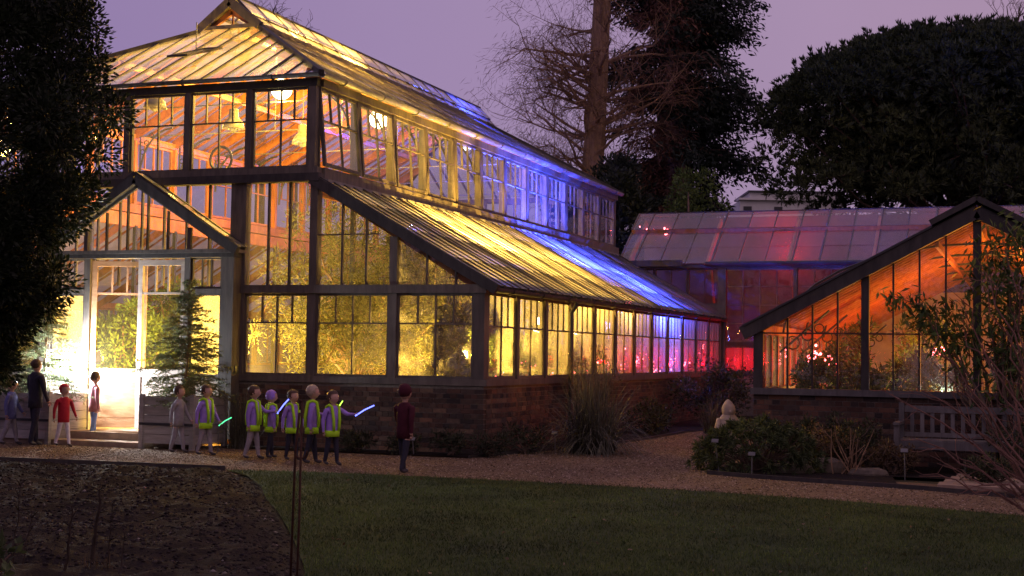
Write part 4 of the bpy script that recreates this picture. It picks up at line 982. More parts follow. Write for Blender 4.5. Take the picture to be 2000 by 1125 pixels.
def spruce(base, h, rw, label, seed):
    base = Vector(base); t = thing('potted_spruce', label, 'conifer', base, 0, 'spruces in tubs beside the porch')
    mb = MB(); mb.tube(wig(base-V3(0, 0, .1), base+V3(.02, 0, h), 6, .006), [.035-.005*i for i in range(7)], 6); P, D = [], []
    zs_ = sorted(R.uniform(.04, h-.08) for _ in range(150)); a = R.uniform(0, 6)
    for z in zs_:
        rl = (rw*(1-z/h)**.85+.04)*R.uniform(.8, 1.2); a += 2.4+R.uniform(-.5, .5)
        if True:
            L = rl*R.uniform(.6, 1.1); o = base+V3(0, 0, z)
            drp = .35*(1-z/h); end = o+V3(math.cos(a)*L, math.sin(a)*L, L*(.30-drp*1.5)); pts = wig(o, end, 5, .03, -.05)
            mb.tube(pts, [.008, .007, .006, .005, .004, .003], 3, cap=False)
            dirb = (end-o).normalized(); side = dirb.cross(V3(0, 0, 1)).normalized()
            segs = [(pts[i], pts[i+1]) for i in range(5)]
            for f in (.3, .42, .54, .66, .78, .88, .95):
                for s in (-1, 1):
                    p = o.lerp(end, f)+V3(0, 0, .05*L*math.sin(math.pi*f)); e2 = p+(dirb*.75+side*s*.85+V3(0, 0, R.gauss(-.18, .42))).normalized()*L*.34*(1.15-f*.5)*R.uniform(.7, 1.1); segs.append((p, e2))
                    mb.tube([p, e2], [.003, .002], 3, cap=False)
            for p, e in segs:
                n = max(5, int((e-p).length*190))
                for _ in range(n):
                    P.append(p.lerp(e, R.random())); D.append((e-p).normalized()*.8+V3(R.gauss(0, .45), R.gauss(0, .45), R.gauss(0, .4)+.1))
    mb.build('trunk', BARKL, t); P = np.array([tuple(p) for p in P]); D = np.array([tuple(d) for d in D])
    Vv, Q = leaves(P, D, NR.uniform(.025, .048, len(P)), .007); link('foliage', np_mesh('foliage', Vv-np.array(base), Q, LF_SPR), t, base)
g = gnd(362, 18.95); tub(g.x, g.y, .90, .80, 'grey square timber tub with boards right of the porch door'); spruce((g.x+.03, g.y, .72), 1.92, .74, 'spruce in the tub right of the porch door', 1)
g = gnd(88, 18.95); tub(g.x, g.y, .98, .80, 'pale square timber tub at the left edge below the yew'); spruce((g.x, g.y, .72), 1.85, .72, 'spruce in the tub left of the porch door', 2)
# --- plants inside the large glasshouse
t = thing('acacia_tree', 'feathery golden lit tree pressed against the front windows inside', 'tree', (-10.95, 21.6, .16)); b = V3(-10.95, 21.6, .16)
mb = MB(); cs, rs = [], []
trunk = wig(b, b+V3(.2, .1, 2.0), 5, .03); mb.tube(trunk, [.10, .09, .08, .07, .06, .05], 7)
for i in range(84):
    x = R.uniform(-12.1, -8.7); z = R.uniform(1.2, 4.0)
    if z > ztop(x)-.25: z = ztop(x)-.25-R.random()*.5
    e = V3(x, R.uniform(20.45, 23.2), z); p = trunk[R.randrange(2, 6)]
    pts = wig(p, e, 5, .05); mb.tube(pts, [.035, .028, .02, .014, .01, .006], 5); cs.append(e); rs.append(R.uniform(.25, .45))
    for _ in range(3):
        q = pts[R.randrange(2, 6)]; e2 = q+V3(R.gauss(0, .3), R.gauss(0, .2), R.gauss(.1, .25))
        if e2.z < ztop(e2.x)-.15 and 20.3 < e2.y: mb.tube([q, e2], [.008, .003], 3); cs.append(e2); rs.append(R.uniform(.16, .34))
mb.build('trunk', BARKL, t)
rs = [r_*.72 for r_ in rs]; Vv, Q = cloud(cs, [(r_, r_, r_*1.25) for r_ in rs], 34000, .12, .02, .55, .1, .6)
k = Vv.reshape(-1, 4, 3).mean(1); ok = (k[:, 1] > YF+.15) & (k[:, 2] < 2.5+SL*(np.minimum(k[:, 0], XR)-(XR+.16))-.08); Q = Q[ok]
link('foliage', np_mesh('foliage', Vv-np.array(b), Q, LF_ACA), t, b)
shrub('shrub', 'dark tangled shrub against the right end of the front windows', 'shrub', (-8.55, 20.6, .16), (.66, .40, 2.3), 9500, .075, .032, LF_DK, 12, 46, .2)
IP = 'plants along the side aisle'
ap_ = [(-8.5, 21.9, 1.9, 'bushy green plant behind the first side window'), (-8.6, 23.1, 1.75, 'leafy plant behind the second side window'), (-8.5, 24.6, 1.9, 'green plant behind the third side window'), (-8.7, 26.3, 1.6, 'plant behind the window right of the downpipe'), (-8.6, 28.0, 1.8, 'plant lit blue behind the fifth side window'), (-8.6, 30.2, 1.7, 'plant at the start of the blue side windows'), (-8.6, 32.9, 1.8, 'plant in the red and blue light of the far side windows'), (-8.7, 35.3, 1.9, 'last plant behind the red end of the side windows')]
for i, (x, y, h, lb) in enumerate(ap_): shrub('aisle_plant', lb, 'plant', (x, y, .16), (.55, .65, h), 2300, .085, .03, LF_HOT if i < 4 else LF_SHR, 5, 24, .25, IP)
NP = 'plants in the middle of the glasshouse'
for x, y, h, r_, lb, mt in [(-16.0, 22.7, 2.3, .75, 'brightly lit shrub seen through the open door', LF_HOT), (-14.2, 22.6, 2.2, .6, 'golden bush behind the right porch window', LF_HOT), (-16.9, 22.4, 2.0, .6, 'shrub behind the left porch window', LF_HOT), (-17.0, 26.0, 3.0, 1.0, 'tall bush deep inside behind the door', LF_SHR), (-12.0, 26.4, 3.2, .9, 'tall leafy tree deep inside behind the acacia', LF_ACA), (-15.9, 24.3, 2.8, .9, 'leafy bush deep inside behind the right door leaf', LF_SHR), (-12.2, 31.5, 3.2, 1.0, 'big plant near the far end of the glasshouse', LF_SHR), (-15.0, 33.0, 3.0, 1.2, 'wide plant at the rear wall of the glasshouse', LF_SHR), (-18.8, 22.5, 2.0, .8, 'shrub in the left aisle behind the yew', LF_SHR)]:
    shrub('glasshouse_plant', lb, 'plant', (x, y, .16), (r_, r_, h), 3400, .11, .045, mt, 6, 30, .28, NP)
bench_t = thing('plant_staging', 'long slatted plant bench inside the side aisle', 'plant bench', (-8.45, 28, .16))
MB().b2((-8.85, 20.6, 1.25), (-8.05, 36.0, 1.29)).build('staging_top', WOODI, bench_t)
for k in range(11): MB().b2((-8.5, 20.7+k*1.52, .16), (-8.42, 20.76+k*1.52, 1.249)).build('leg', WOODI, bench_t)
# --- plants in the wing
WPG = 'plants in the wing'
for x, y, h, r_, lb, mt in [(-3.3, 22.3, 1.5, .35, 'soft green plant at the left post of the wing', LF_SHR), (-2.75, 22.1, 1.65, .4, 'leafy plant left of the wing middle post', LF_SHR), (-2.2, 22.2, 1.5, .35, 'plant just right of the wing middle post', LF_HOT), (-1.65, 22.0, 1.55, .35, 'dark rounded plant before the pale light in the wing', LF_DK), (-1.2, 22.6, 1.35, .3, 'fern before the white spotlight in the wing', LF_DK), (-1.8, 24.5, 2.2, .6, 'green bush deeper in the wing', LF_HOT), (-2.9, 24.2, 2.1, .5, 'tall plant deeper in the left of the wing', LF_SHR), (-.2, 22.2, 2.0, .5, 'plant at the right half of the wing', LF_DK)]:
    shrub('wing_plant', lb, 'plant', (x, y, .15), (r_, r_, h), 1500, .10, .035, mt, 4, 18, .33, WPG)
# --- outside: wall border
def grass_clump(name, label, base, n, L, wd, mat, spread=.9, r=.15, cat='ornamental grass', group=None, gv=.22):
    base = Vector(base); t = thing(name, label, cat, base, 0, group); Vs = []; seg = 5
    for i in range(n):
        a = R.uniform(0, 2*math.pi); tl = abs(R.gauss(.15, .5))*spread; ln = L*R.uniform(.55, 1.1); p = V3(R.uniform(-r, r), R.uniform(-r, r), -.02); d = V3(math.cos(a)*math.sin(tl), math.sin(a)*math.sin(tl), math.cos(tl)); s = d.cross(V3(0, 0, 1)); s = s.normalized() if s.length > .01 else V3(1, 0, 0)
        for j in range(seg+1):
            w_ = wd*(1-(j/seg)**2)*.5+.0005; Vs += [p-s*w_, p+s*w_]; p = p+d*ln/seg; d = (d+V3(0, 0, -gv*R.uniform(.6, 1.4)*(.5+tl))).normalized()
    Q = [(i*(2*seg+2)+2*j, i*(2*seg+2)+2*j+1, i*(2*seg+2)+2*j+3, i*(2*seg+2)+2*j+2) for i in range(n) for j in range(seg)]
    link('blades', np_mesh('blades', np.array([tuple(v) for v in Vs]), Q, mat), t, base); return t
b = gnd(1160, 21.3); grass_clump('grass_clump', 'big arching grass clump against the long brick side wall', (b.x, b.y, 0), 900, 1.5, .014, LF_GR, 1.3, .28, gv=.42)
b = gnd(475, 19.3); grass_clump('grass_clump', 'wispy grass clump at the front brick wall beside the porch downpipe', (b.x, b.y, 0), 300, 1.0, .008, LF_GR, .6, .14)
shrub('brown_shrub', 'loose brownish shrub standing behind the big grass clump', 'shrub', (-7.25, 23.6, 0), (.50, .65, 1.75), 3000, .05, .013, LF_BRN, 9, 40, .25, z0=.3)
for px, Y, h, r_, lb in [(880, 19.45, .34, .3, 'low dark plant at the brick corner'), (960, 19.6, .38, .32, 'low plant just right of the brick corner'), (1030, 20.6, .42, .4, 'low spreading plant along the side wall'), (790, 19.5, .28, .3, 'low tuft in front of the front brick wall'), (700, 19.5, .3, .32, 'low dark tuft left of centre at the front brick wall')]:
    b = gnd(px, Y); shrub('border_plant', lb, 'plant', b, (r_, r_*.8, h), 700, .09, .016, LF_DK, 4, 14, .4, 'low plants along the brick wall', z0=.05)
b = gnd(1408, 31.0); shrub('border_bush', 'dark bush at the far inner corner between the two glasshouses', 'bush', (b.x-.1, b.y, 0), (1.0, .9, 1.55), 5200, .10, .03, LF_DK, 6, 34, .3, z0=.05)
b = gnd(1300, 27.5); shrub('border_bush', 'low dark bush at the middle of the side wall', 'bush', (-7.15, 27.2, 0), (.45, 1.2, .62), 1800, .09, .025, LF_DK, 4, 20, .4, z0=.05)
b = gnd(1375, 26); grass_clump('grass_clump', 'spiky grass clump behind the pale statue', (b.x-.3, b.y+2, 0), 200, .7, .012, LF_GR, .8, .12)
# --- right border: round spiky bush, mixed low shrubs, statue, stones, slabs, labels
b = gnd(1482, 19.0)
sp = thing('spiky_bush', 'rounded green bush of spiky rosettes in front of the pale statue', 'bush', b); mb = MB(); P, D = [], []
for i in range(330):
    d = Vector(rand_dirs(1)[0]); d.z = abs(d.z)*.95-.05; c = b+V3(d.x*.80, d.y*.55, .05+d.z*.66)*1.0; c += V3(R.gauss(0, .06), R.gauss(0, .05), R.gauss(0, .03))
    if i % 4 == 0: mb.tube(wig(b+V3(R.gauss(0, .1), 0, 0), c, 3, .04), [.012, .01, .008, .006], 4)
    for k in range(26): P.append(c); D.append(d*.7+Vector(rand_dirs(1)[0])*.9)
mb.build('stem', BARK, sp); P = np.array([tuple(p) for p in P]); D = np.array([tuple(q) for q in D]); Vv, Q = leaves(P, D, NR.uniform(.07, .14, len(P)), .016, .15)
link('foliage', np_mesh('foliage', Vv-np.array(b), Q, LF_OLIVE), sp, b)
for px, Y, h, r_, lb, mt in [(1610, 19.6, .62, .5, 'brownish twiggy shrub right of the round bush', LF_BRN), (1690, 19.7, .70, .5, 'dark small leaved shrub left of the bench', LF_DK), (1640, 20.4, .75, .5, 'dark plant against the wing brick wall', LF_DK), (1560, 20.4, .7, .4, 'dark plant behind the round bush at the wing wall', LF_DK), (1745, 19.3, .45, .35, 'low reddish twiggy plant before the bench end', LF_BRN), (1985, 19.3, .7, .5, 'dark bush at the right frame edge beside the bench', LF_DK), (1930, 18.3, .35, .4, 'low dark plant right of the paving slabs', LF_DK)]:
    b = gnd(px, Y); shrub('border_shrub', lb, 'shrub', b, (r_, r_*.8, h), 1300, .06, .022, mt, 10, 26, .3, 'low shrubs in the right border', z0=.1)
for k in range(9):
    pass
b = gnd(1660, 19.0); t = thing('twiggy_plant', 'cluster of pale bare stems rising among the low shrubs', 'plant', b); mb = MB()
for k in range(14):
    a = R.uniform(-.9, .9); mb.tube(wig(b+V3(R.gauss(0, .12), R.gauss(0, .06), -.02), b+V3(a*.5, R.gauss(0, .12), R.uniform(.3, .65)), 4, .04), [.011, .01, .008, .006, .004], 4)
mb.build('stem', BARKL, t)
b = gnd(1424, 21.4); st = thing('statue', 'small pale carved stone figure with a pointed hood behind the round bush', 'statue', b, rad(25), None, True)
mb = MB(); mb.lathe([(0, .20, .17), (.10, .21, .18), (.30, .19, .17), (.48, .175, .15), (.55, .165, .14), (.60, .135, .12), (.64, .10, .095), (.67, .07, .07)], (0, 0, 0), 14); bd = mb.build('body', STATUE, st, smooth=True)
mb = MB(); mb.lathe([(.60, .075, .075), (.63, .085, .09), (.68, .105, .112), (.73, .108, .115, .005), (.785, .09, .10, .015), (.83, .058, .068, .03), (.86, .03, .036, .04), (.875, .008, .01, .045)], (0, 0, 0), 14); mb.ball((0, -.115, .69), .03, 6, 0, (.8, 1.2, 1)); mb.build('hood', STATUE, st, smooth=True)
mb = MB(); pass
for s in (-1, 1): mb.tube([(s*.14, -.02, .57), (s*.19, -.07, .45), (s*.12, -.16, .38), (s*.03, -.19, .42)], [.05, .045, .04, .03], 7)
mb.build('collar', STATUE, st, smooth=True)
def rock(px, Y, sx, sy, sz, label):
    b = gnd(px, Y); mb = MB(); n = 9
    rings = [(0, 1), (.5, 1.02), (.85, .9), (1, .6)]; vs = []
    jit = [R.uniform(.8, 1.15) for _ in range(n)]
    for z, r_ in rings:
        for k in range(n):
            a = 2*math.pi*k/n; q = jit[k]*r_*R.uniform(.93, 1.07); vs.append(b+V3(sx*q*math.cos(a), sy*q*math.sin(a), -.03+z*sz*R.uniform(.9, 1.1)))
    fs = [(i*n+k, i*n+(k+1) % n, (i+1)*n+(k+1) % n, (i+1)*n+k) for i in range(3) for k in range(n)]+[tuple(3*n+k for k in range(n))]
    o = mb.add(vs, fs).build('rock', STONE, None, b); tag(o, label, 'rock', 'flat rocks in the right border')
rock(1545, 18.9, .30, .16, .16, 'flat rock at the foot of the round bush'); rock(1612, 19.2, .24, .15, .22, 'pointed brown rock right of the round bush'); rock(1700, 19.0, .27, .15, .13, 'low flat rock left of the plant label')
slab_t = thing('stepping_slabs', 'four buff paving slabs leading from the path to the bench', 'paving', gnd(1860, 18.3))
for k in range(4):
    a = gnd(1838+12*k, 17.62+.48*k); MB().box((a.x+.42, a.y+.16+.0*k, .02), (.92, .455, .05)).build('slab', SLAB, slab_t)
for px, Y, h, tl, lb in [(1407, 18.55, .40, .12, 'leaning metal plant label left of the round bush'), (1470, 18.35, .26, .0, 'short metal plant label in front of the round bush'), (1768, 18.9, .34, .02, 'pale metal plant label left of the slabs'), (1087, 20.9, .30, .03, 'thin plant label beside the big grass clump'), (812, 19.4, .22, .1, 'small white plant label at the front brick wall'), (430, 18.35, .42, .0, 'tall thin plant label beside the right tub')]:
    b = gnd(px, Y); t = thing('plant_label', lb, 'plant label', b, 0, 'metal plant labels', True)
    MB().tube([(0, 0, -.05), (-tl*h*1.2, 0, h)], .008, 5).build('stake', STEEL, t); MB().box((-tl*h*1.25, -.012, h+.01), (.09, .012, .055), Matrix.Rotation(rad(-35), 3, 'X')).build('plate', STEEL, t)
# --- bench
a = gnd(1757, 20.15); bench = thing('garden_bench', 'weathered slatted garden bench in front of the low wing wall', 'bench', (a.x+.03, a.y, .0), rad(-2), None, True)
BW, SH = 2.4, .45
for x in (0, BW):
    MB().b2((x-.035, -.035, 0), (x+.035, .035, .93)).build('leg', PALEW, bench); MB().b2((x-.035, -.56, 0), (x+.035, -.49, .64)).build('leg', PALEW, bench)
    MB().b2((x-.04, -.60, .642), (x+.04, -.03-.006, .68)).build('armrest', PALEW, bench); MB().b2((x-.03, -.49, .36), (x+.03, -.035, .43)).build('side_rail', PALEW, bench)
MB().b2((.036, -.02, .80), (BW-.036, .02, .89)).build('top_rail', PALEW, bench); MB().b2((.036, -.02, .47), (BW-.036, .02, .53)).build('back_rail', PALEW, bench)
n = 17
for k in range(n): x = .14+(BW-.28)*k/(n-1); MB().b2((x-.026, -.010, .531), (x+.026, .010, .799)).build('back_slat', PALEW, bench)
for k in range(5): y = -.50+k*.10; MB().b2((.036, y-.042, .432), (BW-.036, y+.042, .455)).build('seat_slat', PALEW, bench)
MB().b2((.036, -.555, .33), (BW-.036, -.53, .43)).build('front_rail', PALEW, bench)
# --- leafy shrub against the wing gable, and bare shrub in the right foreground
b = gnd(1975, 20.25); t = thing('leafy_climber', 'large leaved evergreen shrub spreading across the wing gable', 'shrub', b); mb = MB(); P, D = [], []
tg = [(1735, 575, .15), (1770, 580, .2), (1800, 590, .2), (1830, 600, .2), (1868, 600, .25), (1890, 660, .25), (1850, 650, .2), (1800, 620, .15), (1930, 560, .4), (1950, 500, .45), (1985, 470, .5), (1970, 600, .5), (1990, 560, .5), (1960, 680, .5), (2010, 520, .5), (2030, 620, .5), (1995, 700, .5), (1935, 640, .35), (1925, 480, .25), (2030, 450, .4), (2000, 760, .45), (1965, 430, .25)]
for px, py, rr in tg:
    e = ony(px, py, 20.25+R.uniform(-.3, .3)); pts = wig(b+V3(R.gauss(0, .06), R.gauss(0, .05), .0), e, 6, .035, -.08); mb.tube(pts, [.03, .025, .02, .016, .012, .009, .005], 5)
    for k in range(int(36+160*rr)):
        q = pts[R.randrange(3, 7)].lerp(e, R.uniform(.2, 1))+V3(R.gauss(0, rr*.55), R.gauss(0, .15), R.gauss(0, rr*.4)); P.append(tuple(q)); D.append((R.gauss(0, .6), R.gauss(0, .4), -.55+R.gauss(0, .45)))
mb.build('stem', BARK, t); Vv, Q = leaves(P, D, NR.uniform(.10, .19, len(P)), NR.uniform(.03, .05, len(P)), .05)
link('foliage', np_mesh('foliage', Vv-np.array(b), Q, LF_SHR), t, b)
b = gnd(2085, 13.6); t = thing('bare_shrub', 'leafless shrub with dark branches in the right foreground', 'shrub', b); mb = MB()
for px, py in [(1755, 735), (1790, 640), (1760, 860), (1830, 905), (1815, 700), (1850, 560), (1880, 620), (1905, 500), (1930, 560), (1960, 470), (1985, 540), (2010, 500), (1840, 780), (1880, 820), (1925, 700), (1870, 740), (1960, 640), (1990, 760), (1795, 930), (1720, 760), (1900, 880)]:
    e = ony(px, py, 13.6+R.uniform(-.5, .6)); pts = wig(b+V3(R.gauss(0, .05), R.gauss(0, .05), 0), e, 8, .018, -.06); mb.tube(pts, [.018-.0019*i for i in range(9)], 5)
    for _ in range(7):
        k = R.randrange(2, 8); q = pts[k]; d = (pts[k+1]-pts[k]).normalized(); e2 = q+(d*.8+V3(R.gauss(0, .45), R.gauss(0, .3), R.gauss(.12, .35))).normalized()*R.uniform(.12, .42); pp = wig(q, e2, 4, .04)
        mb.tube(pp, [.006, .005, .004, .003, .002], 3)
        if R.random() < .6: mb.tube([pp[2], pp[2]+V3(R.gauss(0, .07), R.gauss(0, .05), R.uniform(.02, .12))], [.003, .0015], 3)
mb.build('branch', TWIG, t)
# --- foreground bed: dead stalks, plant supports, sprig
SG = 'dead stalks in the soil bed'
for (x0, y0, x1, y1, dd, tk, lb) in [(26, 1104, 40, 946, 9.6, .006, 'thin dead stalk with a round seed head at the far left of the bed'), (43, 1100, 63, 1010, 9.6, .006, 'short slanting dead stalk near the left of the bed'), (124, 1116, 141, 990, 9.3, .012, 'dead stalk left of the thick dark stalk'), (180, 1108, 194, 957, 9.5, .016, 'thick dark dead stalk in the bed'), (210, 1092, 219, 985, 9.9, .006, 'thin upright dead stalk right of the thick dark stalk'), (232, 1120, 244, 1040, 9.2, .006, 'shortest dead stalk at the right of the group')]:
    a, e = at(x0, y0, dd), at(x1, y1, dd); a.z = bed_z(a.x, a.y)-.03; o = MB(); pts = wig(a, e, 7, .012); o.tube(pts, [tk*(1-.08*i) for i in range(8)], 5)
    for i in range(14):
        p = pts[R.randrange(3, 8)]; o.tube([p, p+V3(R.gauss(0, .03), R.gauss(0, .03), R.uniform(0, .05))], [.004, .002], 3)
    if 'seed' in lb: o.ball(e, .012, 6)
    tag(o.build('dead_stalk', STALK, None, a), lb, 'dead plant', SG)
grass_clump('dry_tuft', 'dry leaf tuft at the foot of the thick dark stalk', at(190, 1112, 9.4)-V3(0, 0, .03), 60, .16, .006, LF_BRN, 1.2, .1, 'plant')
a = at(579, 1128, 8.55); a.z = bed_z(a.x, a.y)-.1; e = at(590, 786, 8.55); mb = MB(); mb.tube([a, a.lerp(e, .5)+V3(.004, 0, 0), e], .0075, 7)
mb.tube([e, e+V3(-.005, 0, .012), e+V3(-.014, 0, .008), e+V3(-.016, 0, -.02), e+V3(-.012, 0, -.045)], .006, 6); tag(mb.build('plant_support', RUST, None, a, smooth=True), 'straight rusty rod with a small hook at its tip', 'plant support')
a = at(566, 1130, 8.7); a.z = bed_z(a.x, a.y)-.1; e = at(585, 806, 8.7); k = at(577, 880, 8.7); mb = MB(); mb.tube([a, k, e], .008, 7)
cc = at(589, 882, 8.7); mb.tube([cc+V3(.042*math.cos(q), -.01, .042*math.sin(q)) for q in [math.pi*(.9+1.15*i/10) for i in range(11)]], .0065, 6); tag(mb.build('plant_support', RUST, None, a, smooth=True), 'leaning rusty rod with a half ring bent round its neighbour', 'plant support')
b = at(-6, 1135, 6.0); shrub('leaf_sprig', 'yellowish leafy sprig in the lower left corner', 'plant', (b.x, b.y, max(b.z, 0)-.05), (.12, .12, .28), 120, .06, .025, LF_OLIVE, 3, 8, .5)
# ---------------------------------------------------------------- background
def far_bush(name, label, px0, px1, ytop, d, n, mat, L, ry=2.0, group=None):
    c = at((px0+px1)/2, 650, d); rx = (px1-px0)/2*d/2778; h = at((px0+px1)/2, ytop, d).z; b = V3(c.x, c.y, 0)
    return shrub(name, label, 'tree', b, (rx, ry, h), n, L, L*.45, mat, 6, 70, .24, group, z0=.1, shell=.45)
far_bush('evergreen_tree', 'dark round evergreen tree behind the range left of the lit bush', 1085, 1300, 275, 47, 15000, LF_BUSH, .20)
far_bush('evergreen_tree', 'dark evergreen tree behind the rear end of the large glasshouse', 1040, 1200, 330, 44, 5000, LF_BUSH, .20)
far_bush('variegated_tree', 'brighter green leafy tree right of the dark round one', 1270, 1445, 292, 46, 9000, LF_BUSHL, .15, 1.5)
# bare larch-like tree
b = at(1132, 600, 57); b.z = 0; t = thing('bare_tree', 'tall bare tree with a straight trunk and reddish twigs', 'tree', b); mb = MB(); tw = []
lean = V3(.05, 0, 1).normalized(); mb.tube([b+lean*(17*i/8)+V3(R.gauss(0, .03), R.gauss(0, .03), 0) for i in range(9)], [.56-.028*i for i in range(9)], 9)
rv = RT.copy(); rv.z = 0; rv.normalize(); fv = V3(-rv.y, rv.x, 0)
for i in range(62):
    z = R.uniform(7.2, 16.5); a = R.uniform(0, 2*math.pi); s = math.cos(a); o = b+lean*z
    tree_bare(mb, o, rv*(s if i % 3 else -abs(s))+fv*math.sin(a)*.7+V3(0, 0, R.uniform(.0, .5)), R.uniform(2.2, 3.3), R.uniform(.06, .11), 2, tw, .03)
mb.build('trunk', BARKL, t)
P, D = [], []
for p, d in tw:
    for _ in range(7): P.append(tuple(p+V3(R.gauss(0, .25), R.gauss(0, .25), R.gauss(0, .2)))); D.append((R.gauss(d.x, .4), R.gauss(d.y, .4), -.7+R.gauss(0, .4)))
Vv, Q = leaves(P, D, NR.uniform(.2, .5, len(P)), .016); link('twigs', np_mesh('twigs', Vv-np.array(b), Q, LF_SEQB), t, b)
# sequoia
b = at(1312, 600, 60); b.z = 0; t = thing('sequoia_tree', 'huge conifer with layered drooping boughs behind the range', 'tree', b); mb = MB()
mb.tube([b+V3(0, 0, 19*i/8) for i in range(9)], [.95-.05*i for i in range(9)], 10); PG, DG, PB, DB = [], [], [], []
for i in range(170):
    z = R.uniform(4.0, 19); a = R.uniform(0, 2*math.pi); s = math.cos(a); L = (3.1+.8*math.sin(z*1.9+s)+R.uniform(-.6, .6))*(1 if s > 0 else .82)*(1 if z < 15 else .85)
    if z < 8.2 and s > .2: L *= .55+.45*((z-4)/4.2)
    o = b+V3(0, 0, z); e = o+(rv*s+fv*math.sin(a))*L+V3(0, 0, -.35*L+R.uniform(-.2, .9)); pts = wig(o, e, 5, .03, -.10); mb.tube(pts, [.09, .07, .05, .035, .02, .012], 4, cap=False)
    br = (s < .25 and math.sin(a) < .1 and R.random() < .7) or (s < .55 and R.random() < .22)
    for _ in range(470):
        u = R.uniform(.12, 1.05); k = min(4, int(u*5)); q = pts[k].lerp(pts[k+1], min(1, u*5-k)); wdt = .42*(1.2-.5*u)
        p = (q.x+R.gauss(0, wdt), q.y+R.gauss(0, wdt), q.z-abs(R.gauss(0, .30))+.05); dd = (R.gauss(0, .6)+rv.x*s*.5, R.gauss(0, .6)+rv.y*s*.5, -.5+R.gauss(0, .4))
        if br and u < .95: PB.append(p); DB.append(dd)
        else: PG.append(p); DG.append(dd)
mb.build('trunk', BARK, t)
Vv, Q = leaves(PG, DG, NR.uniform(.16, .36, len(PG)), NR.uniform(.06, .12, len(PG))); link('foliage', np_mesh('foliage', Vv-np.array(b), Q, LF_SEQ), t, b)
Vv, Q = leaves(PB, DB, NR.uniform(.2, .4, len(PB)), NR.uniform(.04, .09, len(PB))); link('dead_foliage', np_mesh('dead_foliage', Vv-np.array(b), Q, LF_SEQB), t, b)
# stone pines
def stone_pine(pxc, pyc, rxp, ryp, d, n, label, ycut):
    c = at(pxc, pyc, d); sx = rxp*d/2778; sz = ryp*d/2778; b = V3(c.x, c.y, 0); t = thing('stone_pine', label, 'tree', b); mb = MB()
    zc = at(pxc, ycut, d).z; tr = wig(b, V3(c.x, c.y, c.z), 5, .01); mb.tube(tr, [.45, .42, .38, .34, .3, .2], 8); P, D = [], []; P2, D2 = [], []
    heads = []
    for i in range(1050):
        a = R.uniform(0, 2*math.pi); u = R.uniform(0, 1)**.5; h = max(0, 1-u**2.6)**(1/2.0); lowd = R.random() < .45
        z = h*R.uniform(.9, 1.0) if not lowd else R.uniform(-.6, h*.85)
        heads.append((V3(c.x, c.y, c.z)+rv*(sx*u*math.cos(a))+fv*(sx*.8*u*math.sin(a))+V3(0, 0, sz*z), R.uniform(.6, 1.0)))
    for hc, r_ in heads:
        if hc.z < zc-.2: continue
        if R.random() < .25: mb.tube(wig(tr[R.randrange(3, 6)], hc, 4, .03, .04), [.10, .09, .06, .04, .02], 5)
        for k in range(n):
            dd = Vector(rand_dirs(1)[0]); dd.z = dd.z*.9+.15; p = hc+V3(dd.x*r_, dd.y*r_, dd.z*r_*.7)*R.uniform(.6, 1)
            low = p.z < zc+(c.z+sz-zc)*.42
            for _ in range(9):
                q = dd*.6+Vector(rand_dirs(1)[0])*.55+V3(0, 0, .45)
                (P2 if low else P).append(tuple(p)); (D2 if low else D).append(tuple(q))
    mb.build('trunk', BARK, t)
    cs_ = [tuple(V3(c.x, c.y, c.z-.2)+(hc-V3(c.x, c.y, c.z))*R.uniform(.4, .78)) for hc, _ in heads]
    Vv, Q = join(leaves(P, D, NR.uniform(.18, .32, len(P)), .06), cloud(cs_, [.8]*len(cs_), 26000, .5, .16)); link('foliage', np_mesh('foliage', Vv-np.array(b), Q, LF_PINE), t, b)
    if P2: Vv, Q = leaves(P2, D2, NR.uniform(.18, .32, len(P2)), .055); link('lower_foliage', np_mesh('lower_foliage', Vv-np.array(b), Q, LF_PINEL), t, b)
stone_pine(1925, 285, 425, 205, 55, 26, 'broad dark stone pine with an umbrella crown behind the range', 402)
def far_bare(label, px, py, ptop, d, seed, nb=9, spread=.9):
    b = at(px, py, d); b = V3(b.x, b.y, 0); h0 = at(px, py, d).z; ht = at(px, ptop, d).z; t = thing('bare_tree', label, 'tree', b); mb = MB(); tw = []
    mb.tube([b, V3(b.x, b.y, h0)], [.3, .16], 7)
    for i in range(nb):
        a = R.uniform(0, 6.3); tree_bare(mb, V3(b.x, b.y, h0-R.uniform(0, (ht-h0)*.3)), V3(math.cos(a)*spread, math.sin(a)*spread, R.uniform(.5, 1.3)), (ht-h0)*R.uniform(.6, .9), .06, 2, tw, .02)
    mb.build('trunk', BARK, t)
far_bare('bare twiggy crown showing above the stone pine', 1985, 90, -20, 66, 3, 14)
far_bare('bare twigs showing just behind the ridge vent of the large glasshouse', 578, 90, 28, 62, 4, 7)
far_bare('bare twigs at the top edge behind the gablet', 515, 60, -22, 64, 5, 9)
# pale flat-roofed building
c = at(1530, 420, 88); d_ = 88; s_ = d_/2778; bt = thing('flat_roofed_building', 'pale flat-roofed building between the conifer and the stone pine', 'building', (c.x, c.y, 0), YAW, None, True)
zt = lambda py: at(1530, py, d_).z
MB().b2((-85*s_, 0, 0), (120*s_, 6, zt(392))).build('wall', WHITE, bt); MB().b2((-62*s_, .8, zt(392)), (120*s_, 6, zt(374))).build('upper_storey', WHITE, bt)
MB().b2((-66*s_, .5, zt(374)), (124*s_, 6.2, zt(370.5))).build('roof_edge', IRON, bt); MB().b2((-88*s_, -.3, zt(392)), (120*s_, .79, zt(388))).build('parapet', WHITE, bt)
for k in range(3): MB().b2(((-78+60*k)*s_, -.04, zt(412)), ((-62+60*k)*s_, .03, zt(404))).build('window', IRON, bt)
